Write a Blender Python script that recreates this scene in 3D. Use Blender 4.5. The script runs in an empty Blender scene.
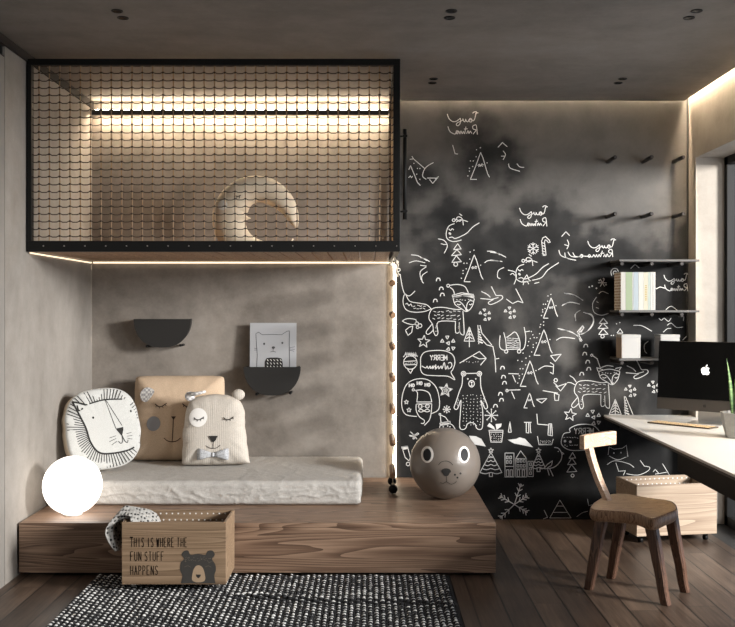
import bpy, bmesh, math, random
from math import sin, cos, pi, sqrt, atan2, radians as R
from mathutils import Vector, Matrix, noise, geometry

# ------------------------------------------------------------------ camera
EYE = 1.366
F = 945.0
scn = bpy.context.scene
cd = bpy.data.cameras.new('camera')
cam = bpy.data.objects.new('camera', cd)
scn.collection.objects.link(cam)
cam.location = (0, 0, EYE)
cam.rotation_euler = (pi/2, 0, 0)
cd.sensor_width = 36
cd.lens = F/735*36
cd.shift_x = -1.5/735
cd.shift_y = -5.5/735
cd.clip_start = .05
scn.camera = cam

# ------------------------------------------------------------------ world, daylight, exposure
W = bpy.data.worlds.new('world'); scn.world = W
W.use_nodes = True
W.node_tree.nodes['Background'].inputs[0].default_value = (.52, .60, .72, 1)
W.node_tree.nodes['Background'].inputs[1].default_value = 1.1
def area(name, loc, rot, sx, sy, power, col):
    l = bpy.data.lights.new(name, 'AREA'); l.shape = 'RECTANGLE'
    l.size = sx; l.size_y = sy; l.energy = power; l.color = col
    o = bpy.data.objects.new(name, l); scn.collection.objects.link(o)
    o.location = loc; o.rotation_euler = rot
    return o
# soft daylight standing outside the right wall's window; the second lamp is added front fill
area('daylight_window', (6.0, 1.85, 2.60), (0, R(81), R(-30)), 1.2, 1.1, 1150, (1, .94, .87))
area('front_fill_light', (3.2, 1.6, 1.7), (0, R(84), R(-38)), 1.5, 1.3, 175, (1, .945, .88))
scn.view_settings.view_transform = 'Standard'
scn.view_settings.look = 'None'
scn.view_settings.gamma = 1
scn.view_settings.use_curve_mapping = False
scn.view_settings.exposure = 0.0
LED = (1, .80, .56)

rnd = random.Random(7)
# ------------------------------------------------------------------ helpers: objects
def tag(o, label=None, cat=None, group=None, kind=None):
    if label: o['label'] = label
    if cat: o['category'] = cat
    if group: o['group'] = group
    if kind: o['kind'] = kind
    return o
def empty(name, loc=(0, 0, 0), rz=0, label=None, cat=None, group=None):
    o = bpy.data.objects.new(name, None); scn.collection.objects.link(o)
    o.location = loc; o.rotation_euler = (0, 0, rz); o.empty_display_size = .05
    return tag(o, label, cat, group)
def copy_tree(o, parent=None):
    c = o.copy(); scn.collection.objects.link(c); c.parent = parent
    for ch in list(o.children):
        copy_tree(ch, c)
    return c

class MB:
    """collects geometry, then links it as ONE mesh object"""
    def __init__(s):
        s.v = []; s.f = []; s.mi = []; s.sm = []
    def add(s, vs, fs, mi=0, sm=False):
        b = len(s.v); s.v += [tuple(p) for p in vs]
        for f in fs:
            s.f.append(tuple(b+i for i in f)); s.mi.append(mi); s.sm.append(sm)
    def box(s, x0, x1, y0, y1, z0, z1, mi=0):
        s.add([(x0,y0,z0),(x1,y0,z0),(x1,y1,z0),(x0,y1,z0),(x0,y0,z1),(x1,y0,z1),(x1,y1,z1),(x0,y1,z1)],
              [(0,3,2,1),(4,5,6,7),(0,1,5,4),(1,2,6,5),(2,3,7,6),(3,0,4,7)], mi)
    def tube(s, pts, r, n=8, mi=0, caps=True, sm=True, flat=1.0, up=None):
        pts = [Vector(p) for p in pts]
        rs = r if isinstance(r, (list, tuple)) else [r]*len(pts)
        vs = []; fs = []
        prev = None
        for i, p in enumerate(pts):
            t = (pts[min(i+1, len(pts)-1)]-pts[max(i-1, 0)])
            t = t.normalized() if t.length > 1e-9 else Vector((0, 0, 1))
            if prev is None:
                a = Vector(up) if up else (Vector((0, 0, 1)) if abs(t.z) < .9 else Vector((0, 1, 0)))
            else: a = prev
            b = t.cross(a).normalized(); a = b.cross(t).normalized(); prev = a
            for k in range(n):
                q = 2*pi*k/n
                vs.append(p+a*cos(q)*rs[i]*flat+b*sin(q)*rs[i])
        for i in range(len(pts)-1):
            for k in range(n):
                k2 = (k+1) % n
                fs.append((i*n+k, i*n+k2, (i+1)*n+k2, (i+1)*n+k))
        s.add(vs, fs, mi, sm)
        if caps:
            s.f.append(tuple(len(s.v)-len(vs)+k for k in reversed(range(n)))); s.mi.append(mi); s.sm.append(False)
            s.f.append(tuple(len(s.v)-n+k for k in range(n))); s.mi.append(mi); s.sm.append(False)
    def cyl(s, p0, p1, r, n=16, mi=0, r2=None):
        s.tube([p0, p1], [r, r if r2 is None else r2], n, mi)
    def lathe(s, prof, c=(0, 0, 0), n=24, mi=0, sm=True):
        vs = []; fs = []
        for (r, z) in prof:
            for k in range(n):
                q = 2*pi*k/n
                vs.append((c[0]+r*cos(q), c[1]+r*sin(q), c[2]+z))
        for i in range(len(prof)-1):
            for k in range(n):
                k2 = (k+1) % n
                fs.append((i*n+k, i*n+k2, (i+1)*n+k2, (i+1)*n+k))
        s.add(vs, fs, mi, sm)
    def ball(s, c, r, n=16, mi=0, sx=1, sy=1, sz=1):
        vs = []; fs = []; m = n//2
        for i in range(m+1):
            th = pi*i/m
            for k in range(n):
                q = 2*pi*k/n
                vs.append((c[0]+r*sx*sin(th)*cos(q), c[1]+r*sy*sin(th)*sin(q), c[2]+r*sz*cos(th)))
        for i in range(m):
            for k in range(n):
                k2 = (k+1) % n
                fs.append((i*n+k, (i+1)*n+k, (i+1)*n+k2, i*n+k2))
        s.add(vs, fs, mi, True)
    def prism(s, poly, a, b, fn, mi=0, sm=False):
        """poly 2D, extruded between heights a and b, mapped by fn(u, v, h)"""
        n = len(poly)
        vs = [fn(u, v, a) for u, v in poly]+[fn(u, v, b) for u, v in poly]
        s.add(vs, [tuple((i, (i+1) % n, n+(i+1) % n, n+i)) for i in range(n)], mi, sm)
        tri = geometry.tessellate_polygon([[Vector((u, v, 0)) for u, v in poly]])
        s.add(vs[:n], tri, mi); s.add(vs[n:], [tuple(reversed(t)) for t in tri], mi)
    def xf(s, M):
        s.v = [tuple(M @ Vector(p)) for p in s.v]; return s
    def build(s, name, mats, parent=None, bevel=0, subsurf=0, seg=2, fix=True, weld=False):
        me = bpy.data.meshes.new(name)
        me.from_pydata(s.v, [], s.f)
        for m in (mats if isinstance(mats, (list, tuple)) else [mats]): me.materials.append(m)
        me.polygons.foreach_set('material_index', s.mi)
        me.polygons.foreach_set('use_smooth', s.sm)
        me.update()
        if fix or weld:
            bm = bmesh.new(); bm.from_mesh(me)
            if weld: bmesh.ops.remove_doubles(bm, verts=bm.verts, dist=1e-5)
            if fix: bmesh.ops.recalc_face_normals(bm, faces=bm.faces)
            bm.to_mesh(me); bm.free()
        o = bpy.data.objects.new(name, me); scn.collection.objects.link(o)
        o.parent = parent
        if bevel:
            m = o.modifiers.new('bevel', 'BEVEL'); m.width = bevel; m.segments = seg; m.limit_method = 'ANGLE'
        if subsurf:
            m = o.modifiers.new('sub', 'SUBSURF'); m.levels = m.render_levels = subsurf
        return o

def smooth(pts, k=5, closed=False):
    if len(pts) < 3: return list(pts)
    out = []; n = len(pts)
    rng = range(n) if closed else range(n-1)
    for i in rng:
        g = (lambda j: pts[j % n]) if closed else (lambda j: pts[max(0, min(n-1, j))])
        p0, p1, p2, p3 = g(i-1), g(i), g(i+1), g(i+2)
        for q in range(k):
            t = q/k
            out.append(tuple(.5*((2*p1[a])+(-p0[a]+p2[a])*t+(2*p0[a]-5*p1[a]+4*p2[a]-p3[a])*t*t+(-p0[a]+3*p1[a]-3*p2[a]+p3[a])*t**3) for a in range(len(p1))))
    out.append(pts[0] if closed else pts[-1])
    return out
def strip(mb, pts, w, surf, mi=0):
    """a flat stroke of width w laid on a surface; surf(x, y) gives the 3D point"""
    n = len(pts)
    if n < 2: return
    for i in range(1, n-1):  # a sharp corner ends one stroke and begins the next
        ax, ay = pts[i][0]-pts[i-1][0], pts[i][1]-pts[i-1][1]; bx, by = pts[i+1][0]-pts[i][0], pts[i+1][1]-pts[i][1]
        la, lb = sqrt(ax*ax+ay*ay), sqrt(bx*bx+by*by)
        if la > w*.6 and lb > w*.6 and (ax*bx+ay*by) < .5*la*lb:
            e = w*.3
            strip(mb, list(pts[:i])+[(pts[i][0]+ax/la*e, pts[i][1]+ay/la*e)], w, surf, mi)
            strip(mb, [(pts[i][0]-bx/lb*e, pts[i][1]-by/lb*e)]+list(pts[i+1:]), w, surf, mi)
            return
    L = []; Rr = []
    for i in range(n):
        a = pts[max(i-1, 0)]; b = pts[min(i+1, n-1)]
        dx, dy = b[0]-a[0], b[1]-a[1]; l = sqrt(dx*dx+dy*dy) or 1
        nx, ny = -dy/l*w/2, dx/l*w/2
        L.append(surf(pts[i][0]+nx, pts[i][1]+ny)); Rr.append(surf(pts[i][0]-nx, pts[i][1]-ny))
    mb.add(L+Rr, [(i, n+i, n+i+1, i+1) for i in range(n-1)], mi)
def fill(mb, poly, surf, mi=0):
    tri = geometry.tessellate_polygon([[Vector((u, v, 0)) for u, v in poly]])
    mb.add([surf(u, v) for u, v in poly], tri, mi)
def disc(mb, cx, cy, rx, ry, surf, mi=0, n=20, rings=3, r0=0):
    vs = []; fs = []
    for j in range(rings+1):
        q = r0+(1-r0)*j/rings
        for k in range(n):
            a = 2*pi*k/n; vs.append(surf(cx+rx*q*cos(a), cy+ry*q*sin(a)))
    for j in range(rings):
        for k in range(n):
            fs.append((j*n+k, (j+1)*n+k, (j+1)*n+(k+1) % n, j*n+(k+1) % n))
    mb.add(vs, fs, mi)
def circ(cx, cy, r, n=14, ry=None): return [(cx+r*cos(2*pi*k/n), cy+(ry or r)*sin(2*pi*k/n)) for k in range(n+1)]

# ------------------------------------------------------------------ helpers: materials
def mat(name, col, rough=.6, metal=0, emit=None, es=0, spec=.5, coat=0):
    m = bpy.data.materials.new(name); m.use_nodes = True
    b = m.node_tree.nodes['Principled BSDF']
    b.inputs['Base Color'].default_value = (*col, 1)
    b.inputs['Roughness'].default_value = rough; b.inputs['Metallic'].default_value = metal
    b.inputs['Specular IOR Level'].default_value = spec
    b.inputs['Coat Weight'].default_value = coat
    if emit:
        b.inputs['Emission Color'].default_value = (*emit, 1); b.inputs['Emission Strength'].default_value = es
    return m
class NT:
    def __init__(s, m):
        s.t = m.node_tree; s.b = s.t.nodes['Principled BSDF']
    def n(s, typ, **kw):
        x = s.t.nodes.new(typ)
        for k, v in kw.items():
            if k in x.inputs: x.inputs[k].default_value = v
            else: setattr(x, k, v)
        return x
    def l(s, a, b): s.t.links.new(a, b)
    def coord(s, scale=(1, 1, 1), loc=(0, 0, 0), kind='Object'):
        tc = s.n('ShaderNodeTexCoord'); mp = s.n('ShaderNodeMapping')
        mp.inputs['Scale'].default_value = scale; mp.inputs['Location'].default_value = loc
        s.l(tc.outputs[kind], mp.inputs[0]); return mp.outputs[0]
    def noise(s, vec, scale, detail=4, rough=.55, dist=0):
        x = s.n('ShaderNodeTexNoise'); x.inputs['Scale'].default_value = scale; x.inputs['Detail'].default_value = detail
        x.inputs['Roughness'].default_value = rough; x.inputs['Distortion'].default_value = dist
        s.l(vec, x.inputs['Vector']); return x.outputs['Fac']
    def ramp(s, fac, stops):
        x = s.n('ShaderNodeValToRGB'); e = x.color_ramp.elements
        while len(e) < len(stops): e.new(.5)
        for i, (p, c) in enumerate(stops): e[i].position = p; e[i].color = (*c, 1)
        s.l(fac, x.inputs[0]); return x.outputs[0]
    def math(s, op, a, b=None, c=None):
        x = s.n('ShaderNodeMath', operation=op)
        for i, q in enumerate((a, b, c)):
            if q is None: continue
            if isinstance(q, (int, float)): x.inputs[i].default_value = q
            else: s.l(q, x.inputs[i])
        return x.outputs[0]
    def mix(s, fac, a, b, mode='MIX'):
        x = s.n('ShaderNodeMix', data_type='RGBA', blend_type=mode)
        for i, q in ((0, fac), (6, a), (7, b)):
            if isinstance(q, (int, float)): x.inputs[i].default_value = q
            elif isinstance(q, tuple): x.inputs[i].default_value = (*q, 1)
            else: s.l(q, x.inputs[i])
        return x.outputs[2]
    def bump(s, h, strength=.3, dist=.01):
        x = s.n('ShaderNodeBump'); x.inputs['Strength'].default_value = strength; x.inputs['Distance'].default_value = dist
        s.l(h, x.inputs['Height']); s.l(x.outputs[0], s.b.inputs['Normal'])
def wood(name, dark, mid, light, axis='x', rough=.5, size=1.0, ring=26, fibre=.5):
    m = mat(name, mid, rough); t = NT(m)
    al, pe = .40/size, 6.2/size
    sc = {'x': (al, pe, pe), 'y': (pe, al, pe), 'z': (pe, pe, al)}[axis]
    n1 = t.noise(t.coord(sc), 1.0, 2, .4, .3)
    rg = t.math('FRACT', t.math('MULTIPLY', n1, ring))
    rg = t.math('POWER', rg, .6)
    fs = {'x': (3, 130, 130), 'y': (130, 3, 130), 'z': (130, 130, 3)}[axis]
    n2 = t.noise(t.coord(tuple(q/size for q in fs)), 1.0, 3, .6)
    n3 = t.noise(t.coord(sc, (4, 7, 1)), .7, 2)
    f = t.math('ADD', t.math('MULTIPLY', rg, .42), t.math('MULTIPLY', n2, fibre))
    f = t.math('ADD', f, t.math('MULTIPLY', n3, .3))
    c = t.ramp(f, [(.25, dark), (.55, mid), (.85, light)])
    t.l(c, t.b.inputs['Base Color']); t.bump(f, .15, .003)
    return m
def concrete(name, c0, c1, c2, scale=1.0, rough=.75, bump=.12, streak=(1, 1, 1)):
    m = mat(name, c1, rough); t = NT(m)
    n1 = t.noise(t.coord(streak), 1.3*scale, 6, .62, .4)
    n2 = t.noise(t.coord((1, 1, 1), (3, 3, 3)), 7*scale, 5, .6)
    n3 = t.noise(t.coord((1, 1, 1)), 60*scale, 3, .6)
    f = t.math('ADD', t.math('MULTIPLY', n1, .62), t.math('MULTIPLY', n2, .28))
    f = t.math('ADD', f, t.math('MULTIPLY', n3, .1))
    t.l(t.ramp(f, [(.34, c0), (.5, c1), (.66, c2)]), t.b.inputs['Base Color'])
    t.bump(f, bump, .02)
    return m

M = {}
M['wall_conc'] = concrete('concrete_back', (.135,.116,.098), (.225,.198,.172), (.31,.278,.245), 1.3)
M['wall_left'] = concrete('plaster_left', (.185,.166,.146), (.255,.232,.208), (.325,.298,.27), 1.3, streak=(1, 1, .4))
M['wall_right'] = concrete('plaster_right', (.25,.22,.185), (.33,.292,.25), (.40,.358,.31), 1.2)
M['ceiling'] = concrete('concrete_ceiling', (.125,.112,.101), (.19,.172,.157), (.255,.233,.214), .7, streak=(.35, 1, 1))
M['black'] = mat('black_metal', (.008,.008,.008), .5, spec=.2)
M['black_matt'] = mat('black_matt', (.01,.01,.01), .8)
M['anthracite'] = mat('anthracite_metal', (.022,.021,.02), .5, spec=.3)
M['steel'] = mat('dull_steel', (.45,.43,.40), .35, .9)
M['shelf'] = mat('grey_shelf_metal', (.075,.072,.07), .5, spec=.3)
M['peg'] = mat('dark_peg', (.016,.013,.012), .5, spec=.3)
M['walnut'] = wood('walnut_platform', (.040,.021,.013), (.140,.083,.054), (.31,.205,.14), 'x', .45)
M['crate'] = wood('oak_crate', (.095,.058,.033), (.22,.145,.088), (.34,.235,.15), 'x', .5, 1.0, 22, .45)
M['crate2'] = wood('pale_oak_crate', (.19,.13,.088), (.33,.24,.17), (.46,.36,.265), 'x', .5, 1.0, 22, .45)
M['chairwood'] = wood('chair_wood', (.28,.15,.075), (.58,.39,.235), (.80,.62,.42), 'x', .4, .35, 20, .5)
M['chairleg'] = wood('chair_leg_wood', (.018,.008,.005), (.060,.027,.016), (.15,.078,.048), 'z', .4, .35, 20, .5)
M['bark'] = wood('bark_edge_wood', (.035,.015,.009), (.13,.065,.036), (.34,.21,.125), 'z', .45, .3, 20, .6)
M['chairback'] = wood('chair_back_wood', (.30,.16,.10), (.52,.34,.23), (.70,.52,.38), 'x', .4, .4, 14, .4)
M['slats'] = wood('loft_slats', (.13,.07,.038), (.30,.175,.10), (.46,.29,.175), 'y', .5, .5)
M['rung'] = wood('rung_wood', (.10,.05,.025), (.24,.13,.07), (.38,.23,.13), 'y', .5, .3)
M['cord'] = mat('tan_cord', (.26,.18,.11), .85)
M['wire'] = mat('dark_cord', (.025,.017,.012), .7)
M['rope'] = mat('pale_rope', (.62,.55,.45), .9)
M['white'] = mat('white_paint', (.78,.77,.74), .45)
M['chalk'] = mat('chalk', (.62,.61,.595), .95)
M['led'] = mat('led_diffuser', (.9,.85,.75), .5, 0, LED, 7)
M['led_cove'] = mat('cove_led_diffuser', (.9,.85,.75), .5, 0, LED, 240)
M['led_loft'] = mat('loft_led_diffuser', (.9,.85,.75), .5, 0, LED, 62)
M['led_low'] = mat('lower_led_diffuser', (.9,.85,.75), .5, 0, LED, 115)
M['led_wall'] = mat('wall_led_diffuser', (.9,.85,.75), .5, 0, LED, 1.5)
M['ink'] = mat('black_ink', (.012,.011,.01), .8)

# ------------------------------------------------------------------ floor
m = mat('floor_planks', (.1,.07,.05), .42); t = NT(m)
sx = t.n('ShaderNodeSeparateXYZ'); t.l(t.coord(), sx.inputs[0])
u = t.math('DIVIDE', t.math('ADD', sx.outputs[0], 10-.472), .139)
iu = t.math('FLOOR', u); fu = t.math('FRACT', u)
wn = t.n('ShaderNodeTexWhiteNoise', noise_dimensions='1D'); t.l(iu, wn.inputs['W'])
v = t.math('DIVIDE', t.math('ADD', sx.outputs[1], t.math('MULTIPLY', wn.outputs[0], 3)), 2.4)
iv = t.math('FLOOR', v); fv = t.math('FRACT', v)
wn2 = t.n('ShaderNodeTexWhiteNoise', noise_dimensions='2D')
cb = t.n('ShaderNodeCombineXYZ'); t.l(iu, cb.inputs[0]); t.l(iv, cb.inputs[1]); t.l(cb.outputs[0], wn2.inputs['Vector'])
off = t.n('ShaderNodeVectorMath', operation='ADD'); t.l(t.coord((4, .6, 1)), off.inputs[0])
sc_ = t.n('ShaderNodeVectorMath', operation='SCALE'); t.l(wn2.outputs['Color'], sc_.inputs[0]); sc_.inputs['Scale'].default_value = 30
t.l(sc_.outputs[0], off.inputs[1])
n1 = t.noise(off.outputs[0], 1.2, 4, .55, .7)
off2 = t.n('ShaderNodeVectorMath', operation='ADD'); t.l(t.coord((60, 3, 1)), off2.inputs[0]); t.l(sc_.outputs[0], off2.inputs[1])
n2 = t.noise(off2.outputs[0], 1.4, 4, .65)
n4 = t.noise(t.coord(), 2.2, 3, .6)
f = t.math('ADD', t.math('MULTIPLY', n1, .45), t.math('MULTIPLY', n2, .35))
f = t.math('ADD', f, t.math('MULTIPLY', wn2.outputs[0], .10))
f = t.math('ADD', f, t.math('MULTIPLY', n4, .15))
c = t.ramp(f, [(.38, (.022,.013,.009)), (.53, (.070,.045,.031)), (.70, (.165,.113,.080))])
gx = t.math('LESS_THAN', t.math('MINIMUM', fu, t.math('SUBTRACT', 1, fu)), .028)
gy = t.math('LESS_THAN', fv, .0016)
g = t.math('MAXIMUM', gx, gy)
c = t.mix(g, c, (.006,.004,.003))
t.l(c, t.b.inputs['Base Color'])
t.bump(t.math('SUBTRACT', t.math('MULTIPLY', f, .25), g), .5, .006)
M['floor'] = m
XL, XR, YB, YF, H = -1.794, 2.066, 6.12, -1.0, 2.70

def struct(mb, name, m, parent=None, **kw):
    o = mb.build(name, m, parent, **kw)
    if parent is None: o['kind'] = 'structure'
    return o
b = MB(); b.box(XL-.2, XR, YF, YB, -.1, 0); struct(b, 'floor', M['floor'])
# dark recessed threshold running along the window opening
M['sill'] = mat('dark_sill', (.03,.029,.028), .5)
b = MB(); b.box(XR, 2.6, YF, YB, -.1, -.004); struct(b, 'trim_1', M['sill'])
# ceiling slab stops short of the back and right walls, leaving the light coves
b = MB(); b.box(XL-.2, XR-.034, YF, YB-.036, H, H+.02); b.box(XL-.2, 2.6, YF, YB+.2, 3.0, 3.05)
struct(b, 'ceiling', M['ceiling'])
# ------------------------------------------------------------------ walls
b = MB(); b.box(XL-.2, .150, YB, YB+.2, 0, 3.0); b.box(XL-.2, 2.6, YF-.1, YF, -.1, 3.0)
struct(b, 'wall_back', M['wall_conc'])
b = MB(); b.box(XL-.2, XL, 4.657, YB, 0, H); b.box(XL-.2, XL-.035, YF, YB, 2.655, 3.0); struct(b, 'wall_left', M['wall_left'])
# tall flush panel in front of the left wall's seam, a little lower at its head
M['panel'] = concrete('wardrobe_panel', (.19,.175,.16), (.225,.208,.19), (.26,.24,.22), .8)
b = MB(); b.box(XL-.2, XL, YF, 4.651, 0, 2.60); struct(b, 'door_1', M['panel'])
b = MB(); b.box(XL-.2, XL-.012, 4.645, 4.662, 0, 2.66); b.box(XL-.2, XL-.004, YF, 4.657, 2.60, 2.61); struct(b, 'trim_2', M['black_matt'])
b = MB(); b.box(XL-.2, XL+.012, YF, YB, 2.655, 2.699)
struct(b, 'trim_3', mat('dark_shadow_gap', (.018,.014,.012), .8))
# right wall: full-height pier at the back, lintel, window openings down to the floor (the nearer one added for fill)
WT = 2.317; XW = 2.246
b = MB()
b.box(XR, XW+.2, 5.973, YB+.2, 0, 3.0)
b.box(XR, XW+.2, YF, 5.973, WT, 3.0)
b.box(XR, XW+.2, 2.35, 2.75, 0, WT)
b.box(XR, XW+.2, YF, .3, 0, WT)
struct(b, 'wall_right', M['wall_right'], fix=False)
# glass: thin clear pane that also mirrors a little
m = bpy.data.materials.new('window_glass'); m.use_nodes = True; nt = m.node_tree; nt.nodes.clear()
o_ = nt.nodes.new('ShaderNodeOutputMaterial'); mx = nt.nodes.new('ShaderNodeMixShader'); tr = nt.nodes.new('ShaderNodeBsdfTransparent')
gl = nt.nodes.new('ShaderNodeBsdfGlossy'); gl.inputs['Roughness'].default_value = .03; lw = nt.nodes.new('ShaderNodeLayerWeight'); lw.inputs[0].default_value = .5; fr = nt.nodes.new('ShaderNodeMath'); fr.operation = 'POWER'; fr.inputs[1].default_value = 5; nt.links.new(lw.outputs['Facing'], fr.inputs[0])
tr.inputs[0].default_value = (.93,.95,.97,1)
nt.links.new(fr.outputs[0], mx.inputs[0]); nt.links.new(tr.outputs[0], mx.inputs[1]); nt.links.new(gl.outputs[0], mx.inputs[2]); nt.links.new(mx.outputs[0], o_.inputs[0])
M['glass'] = m
for i, (y0, y1, mull) in enumerate(((2.75, 5.973, ()), (.3, 2.35, ()))):  # second window is unseen, added to let in the front fill
    b = MB()
    b.box(XW, XW+.055, y0, y0+.05, 0, WT); b.box(XW, XW+.055, y1-.05, y1, 0, WT)
    b.box(XW, XW+.055, y0, y1, 0, .06); b.box(XW, XW+.055, y0, y1, WT-.05, WT)
    for q in mull: b.box(XW, XW+.055, q-.025, q+.025, 0, WT)
    w = struct(b, 'window_%d' % (i+1), M['black'])
    b = MB(); b.box(XW+.025, XW+.031, y0+.04, y1-.04, .05, WT-.04); b.build('window_glass', M['glass'], w)

# ------------------------------------------------------------------ chalkboard wall
S = 154.4
def wx(px): return (px-369)/S
def wz(py): return EYE-(py-308)/S
CB0 = YB-.018
dark = [  # wiped or freshly drawn dark patches on the dusty board: x, y, rx, ry, amount
 (452,118,26,20,.45),(478,135,34,26,.8),(488,122,22,16,.4),(480,168,30,26,1),(420,178,34,26,1),(500,150,30,16,.7),(516,168,30,24,.9),(395,195,26,30,.7),(475,100,8,16,.5),
 (453,222,34,26,1),(470,215,18,14,.9),(430,250,30,24,.6),(475,260,36,34,.85),(455,280,60,30,.9),(545,238,36,36,1),(530,210,34,22,.8),(530,250,40,30,.8),(500,235,20,16,.3),(567,232,18,18,.6),(578,255,30,18,.7),
 (600,250,34,18,.9),(597,275,30,36,1),(650,275,60,40,.95),(665,310,60,60,.95),(640,345,70,34,.95),(688,240,14,30,.6),(430,325,46,40,1),(420,380,60,60,1),(470,400,60,70,1),(430,450,60,70,1),
 (480,330,30,26,.5),(520,345,22,22,.6),(545,320,18,18,.4),(540,360,22,30,.45),(570,300,20,20,.3),(597,345,22,40,.85),(615,372,26,20,.7),(520,395,30,24,.5),(510,440,46,46,.75),
 (550,440,60,60,.8),(500,490,70,50,1),(560,500,80,44,1),(640,480,110,70,1),(690,420,60,60,.6),(600,430,34,24,.8),(690,360,30,40,.8),(470,370,20,30,.7),(640,400,20,14,.2),(410,290,24,30,.6)]
def dust_glow_val(px, py):
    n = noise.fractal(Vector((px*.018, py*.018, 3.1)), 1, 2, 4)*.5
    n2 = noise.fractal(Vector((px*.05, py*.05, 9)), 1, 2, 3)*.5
    if py < 215: d = .88+.25*n  # lighter top: chalk dust plus cove glow painted into the tone
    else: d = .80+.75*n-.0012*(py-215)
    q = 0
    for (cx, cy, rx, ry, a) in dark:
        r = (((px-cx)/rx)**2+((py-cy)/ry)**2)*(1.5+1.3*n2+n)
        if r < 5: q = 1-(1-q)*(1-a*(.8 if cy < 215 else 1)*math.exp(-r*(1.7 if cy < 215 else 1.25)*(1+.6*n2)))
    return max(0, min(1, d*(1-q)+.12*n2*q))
b = MB(); NX, NZ = 110, 150
x0, x1 = .178, 2.050; z0, z1 = 0.0, 2.95
vs = [(x0+(x1-x0)*i/NX, CB0, z0+(z1-z0)*j/NZ) for j in range(NZ+1) for i in range(NX+1)]
fs = [(j*(NX+1)+i, j*(NX+1)+i+1, (j+1)*(NX+1)+i+1, (j+1)*(NX+1)+i) for j in range(NZ) for i in range(NX)]
b.add(vs, fs)
nb = len(b.v); b.box(x0, x1, CB0+.0005, YB+.2, z0, z1)
m = mat('chalkboard', (.03,.03,.03), .7, spec=.25); t = NT(m)
at_ = t.n('ShaderNodeAttribute', attribute_name='dust_and_glow')
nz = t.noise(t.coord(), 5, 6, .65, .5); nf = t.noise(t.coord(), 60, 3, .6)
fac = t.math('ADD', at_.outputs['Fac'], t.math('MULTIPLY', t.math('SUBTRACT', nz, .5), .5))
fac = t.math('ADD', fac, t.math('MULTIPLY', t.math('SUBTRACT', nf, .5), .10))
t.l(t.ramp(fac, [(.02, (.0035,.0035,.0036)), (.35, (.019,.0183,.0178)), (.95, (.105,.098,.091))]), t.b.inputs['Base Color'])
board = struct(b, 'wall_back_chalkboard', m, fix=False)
a = board.data.attributes.new('dust_and_glow', 'FLOAT', 'POINT')
vals = [dust_glow_val(369+p[0]*S, 308-(p[2]-EYE)*S) for p in b.v]
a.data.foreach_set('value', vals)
# side return between chalkboard and right wall: a narrow recessed dark joint
b = MB(); b.box(2.050, XR, YB-.005, YB+.2, 0, 3.0); struct(b, 'trim_4', M['black_matt'])

# chalk drawings (flat strokes lying on the board)
def bsurf(px, py): return (wx(px), CB0-.0012, wz(py))
class Chalk:
    def __init__(s, name, ox=0, oy=0, k=1, w=1.0):
        s.n = name; s.b = MB(); s.o = (ox, oy, k); s.w = w*.74
    def p(s, pts): return [(s.o[0]+x/s.o[2], s.o[1]+y/s.o[2]) for x, y in pts]
    def at(s, ox, oy, k): s.o = (ox, oy, k); return s
    def st(s, *pts, c=False, k=4, w=None, sm=True):
        P = s.p(pts)
        P = smooth(P, k, c) if sm else (P+[P[0]] if c else P)
        strip(s.b, P, w or s.w, bsurf); return s
    def ln(s, *pts, c=False, w=None): return s.st(*pts, c=c, w=w, sm=False)
    def ci(s, x, y, r, w=None, ry=None):
        strip(s.b, s.p(circ(x, y, r, 14, ry)), w or s.w, bsurf); return s
    def dots(s, pts, r=.7):
        for q in s.p(pts): disc(s.b, q[0], q[1], r, r, bsurf, n=6, rings=1)
        return s
    def fl(s, *pts): fill(s.b, s.p(pts), bsurf); return s
    def dash(s, x0, y0, x1, y1, n, l, seed=1, inside=None, ang=None):
        r = random.Random(seed); k = 0
        cols = max(1, int(sqrt(n*(x1-x0)/max(1, (y1-y0))))); rows = max(1, n//cols)
        for i in range(cols):
            for j in range(rows):
                x = x0+(x1-x0)*(i+.5+.4*(r.random()-.5))/cols; y = y0+(y1-y0)*(j+.5+.4*(r.random()-.5))/rows
                a = ang if ang is not None else r.uniform(-.5, .5)
                s.ln((x-l/2*cos(a), y-l/2*sin(a)), (x+l/2*cos(a), y+l/2*sin(a)), w=s.w*.75)
        return s
    def done(s):
        return s.b.build(s.n, M['chalk'], board, fix=False)
FONT = {
 'T': [[(0,1),(1,1)],[(.5,1),(.5,0)]], 'H': [[(0,1),(0,0)],[(1,1),(1,0)],[(0,.5),(1,.5)]], 'I': [[(.5,1),(.5,0)]],
 'S': [[(1,.85),(.6,1),(.1,.9),(.1,.65),(.9,.38),(.9,.1),(.45,0),(0,.15)]], 'W': [[(0,1),(.25,0),(.5,.8),(.75,0),(1,1)]],
 'E': [[(1,1),(0,1),(0,0),(1,0)],[(0,.52),(.8,.52)]], 'R': [[(0,0),(0,1),(.8,.95),(.9,.7),(.7,.5),(0,.48)],[(.4,.48),(1,0)]],
 'F': [[(1,1),(0,1),(0,0)],[(0,.52),(.8,.52)]], 'U': [[(0,1),(0,.15),(.5,0),(1,.15),(1,1)]], 'N': [[(0,0),(0,1),(1,0),(1,1)]],
 'A': [[(0,0),(.5,1),(1,0)],[(.2,.38),(.8,.38)]], 'P': [[(0,0),(0,1),(.8,.95),(.9,.7),(.7,.48),(0,.45)]],
 'M': [[(0,0),(0,1),(.5,.3),(1,1),(1,0)]], 'Y': [[(0,1),(.5,.5),(1,1)],[(.5,.5),(.5,0)]],
 'O': [[(.5,1),(.95,.7),(.95,.3),(.5,0),(.05,.3),(.05,.7),(.5,1)]]}
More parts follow.
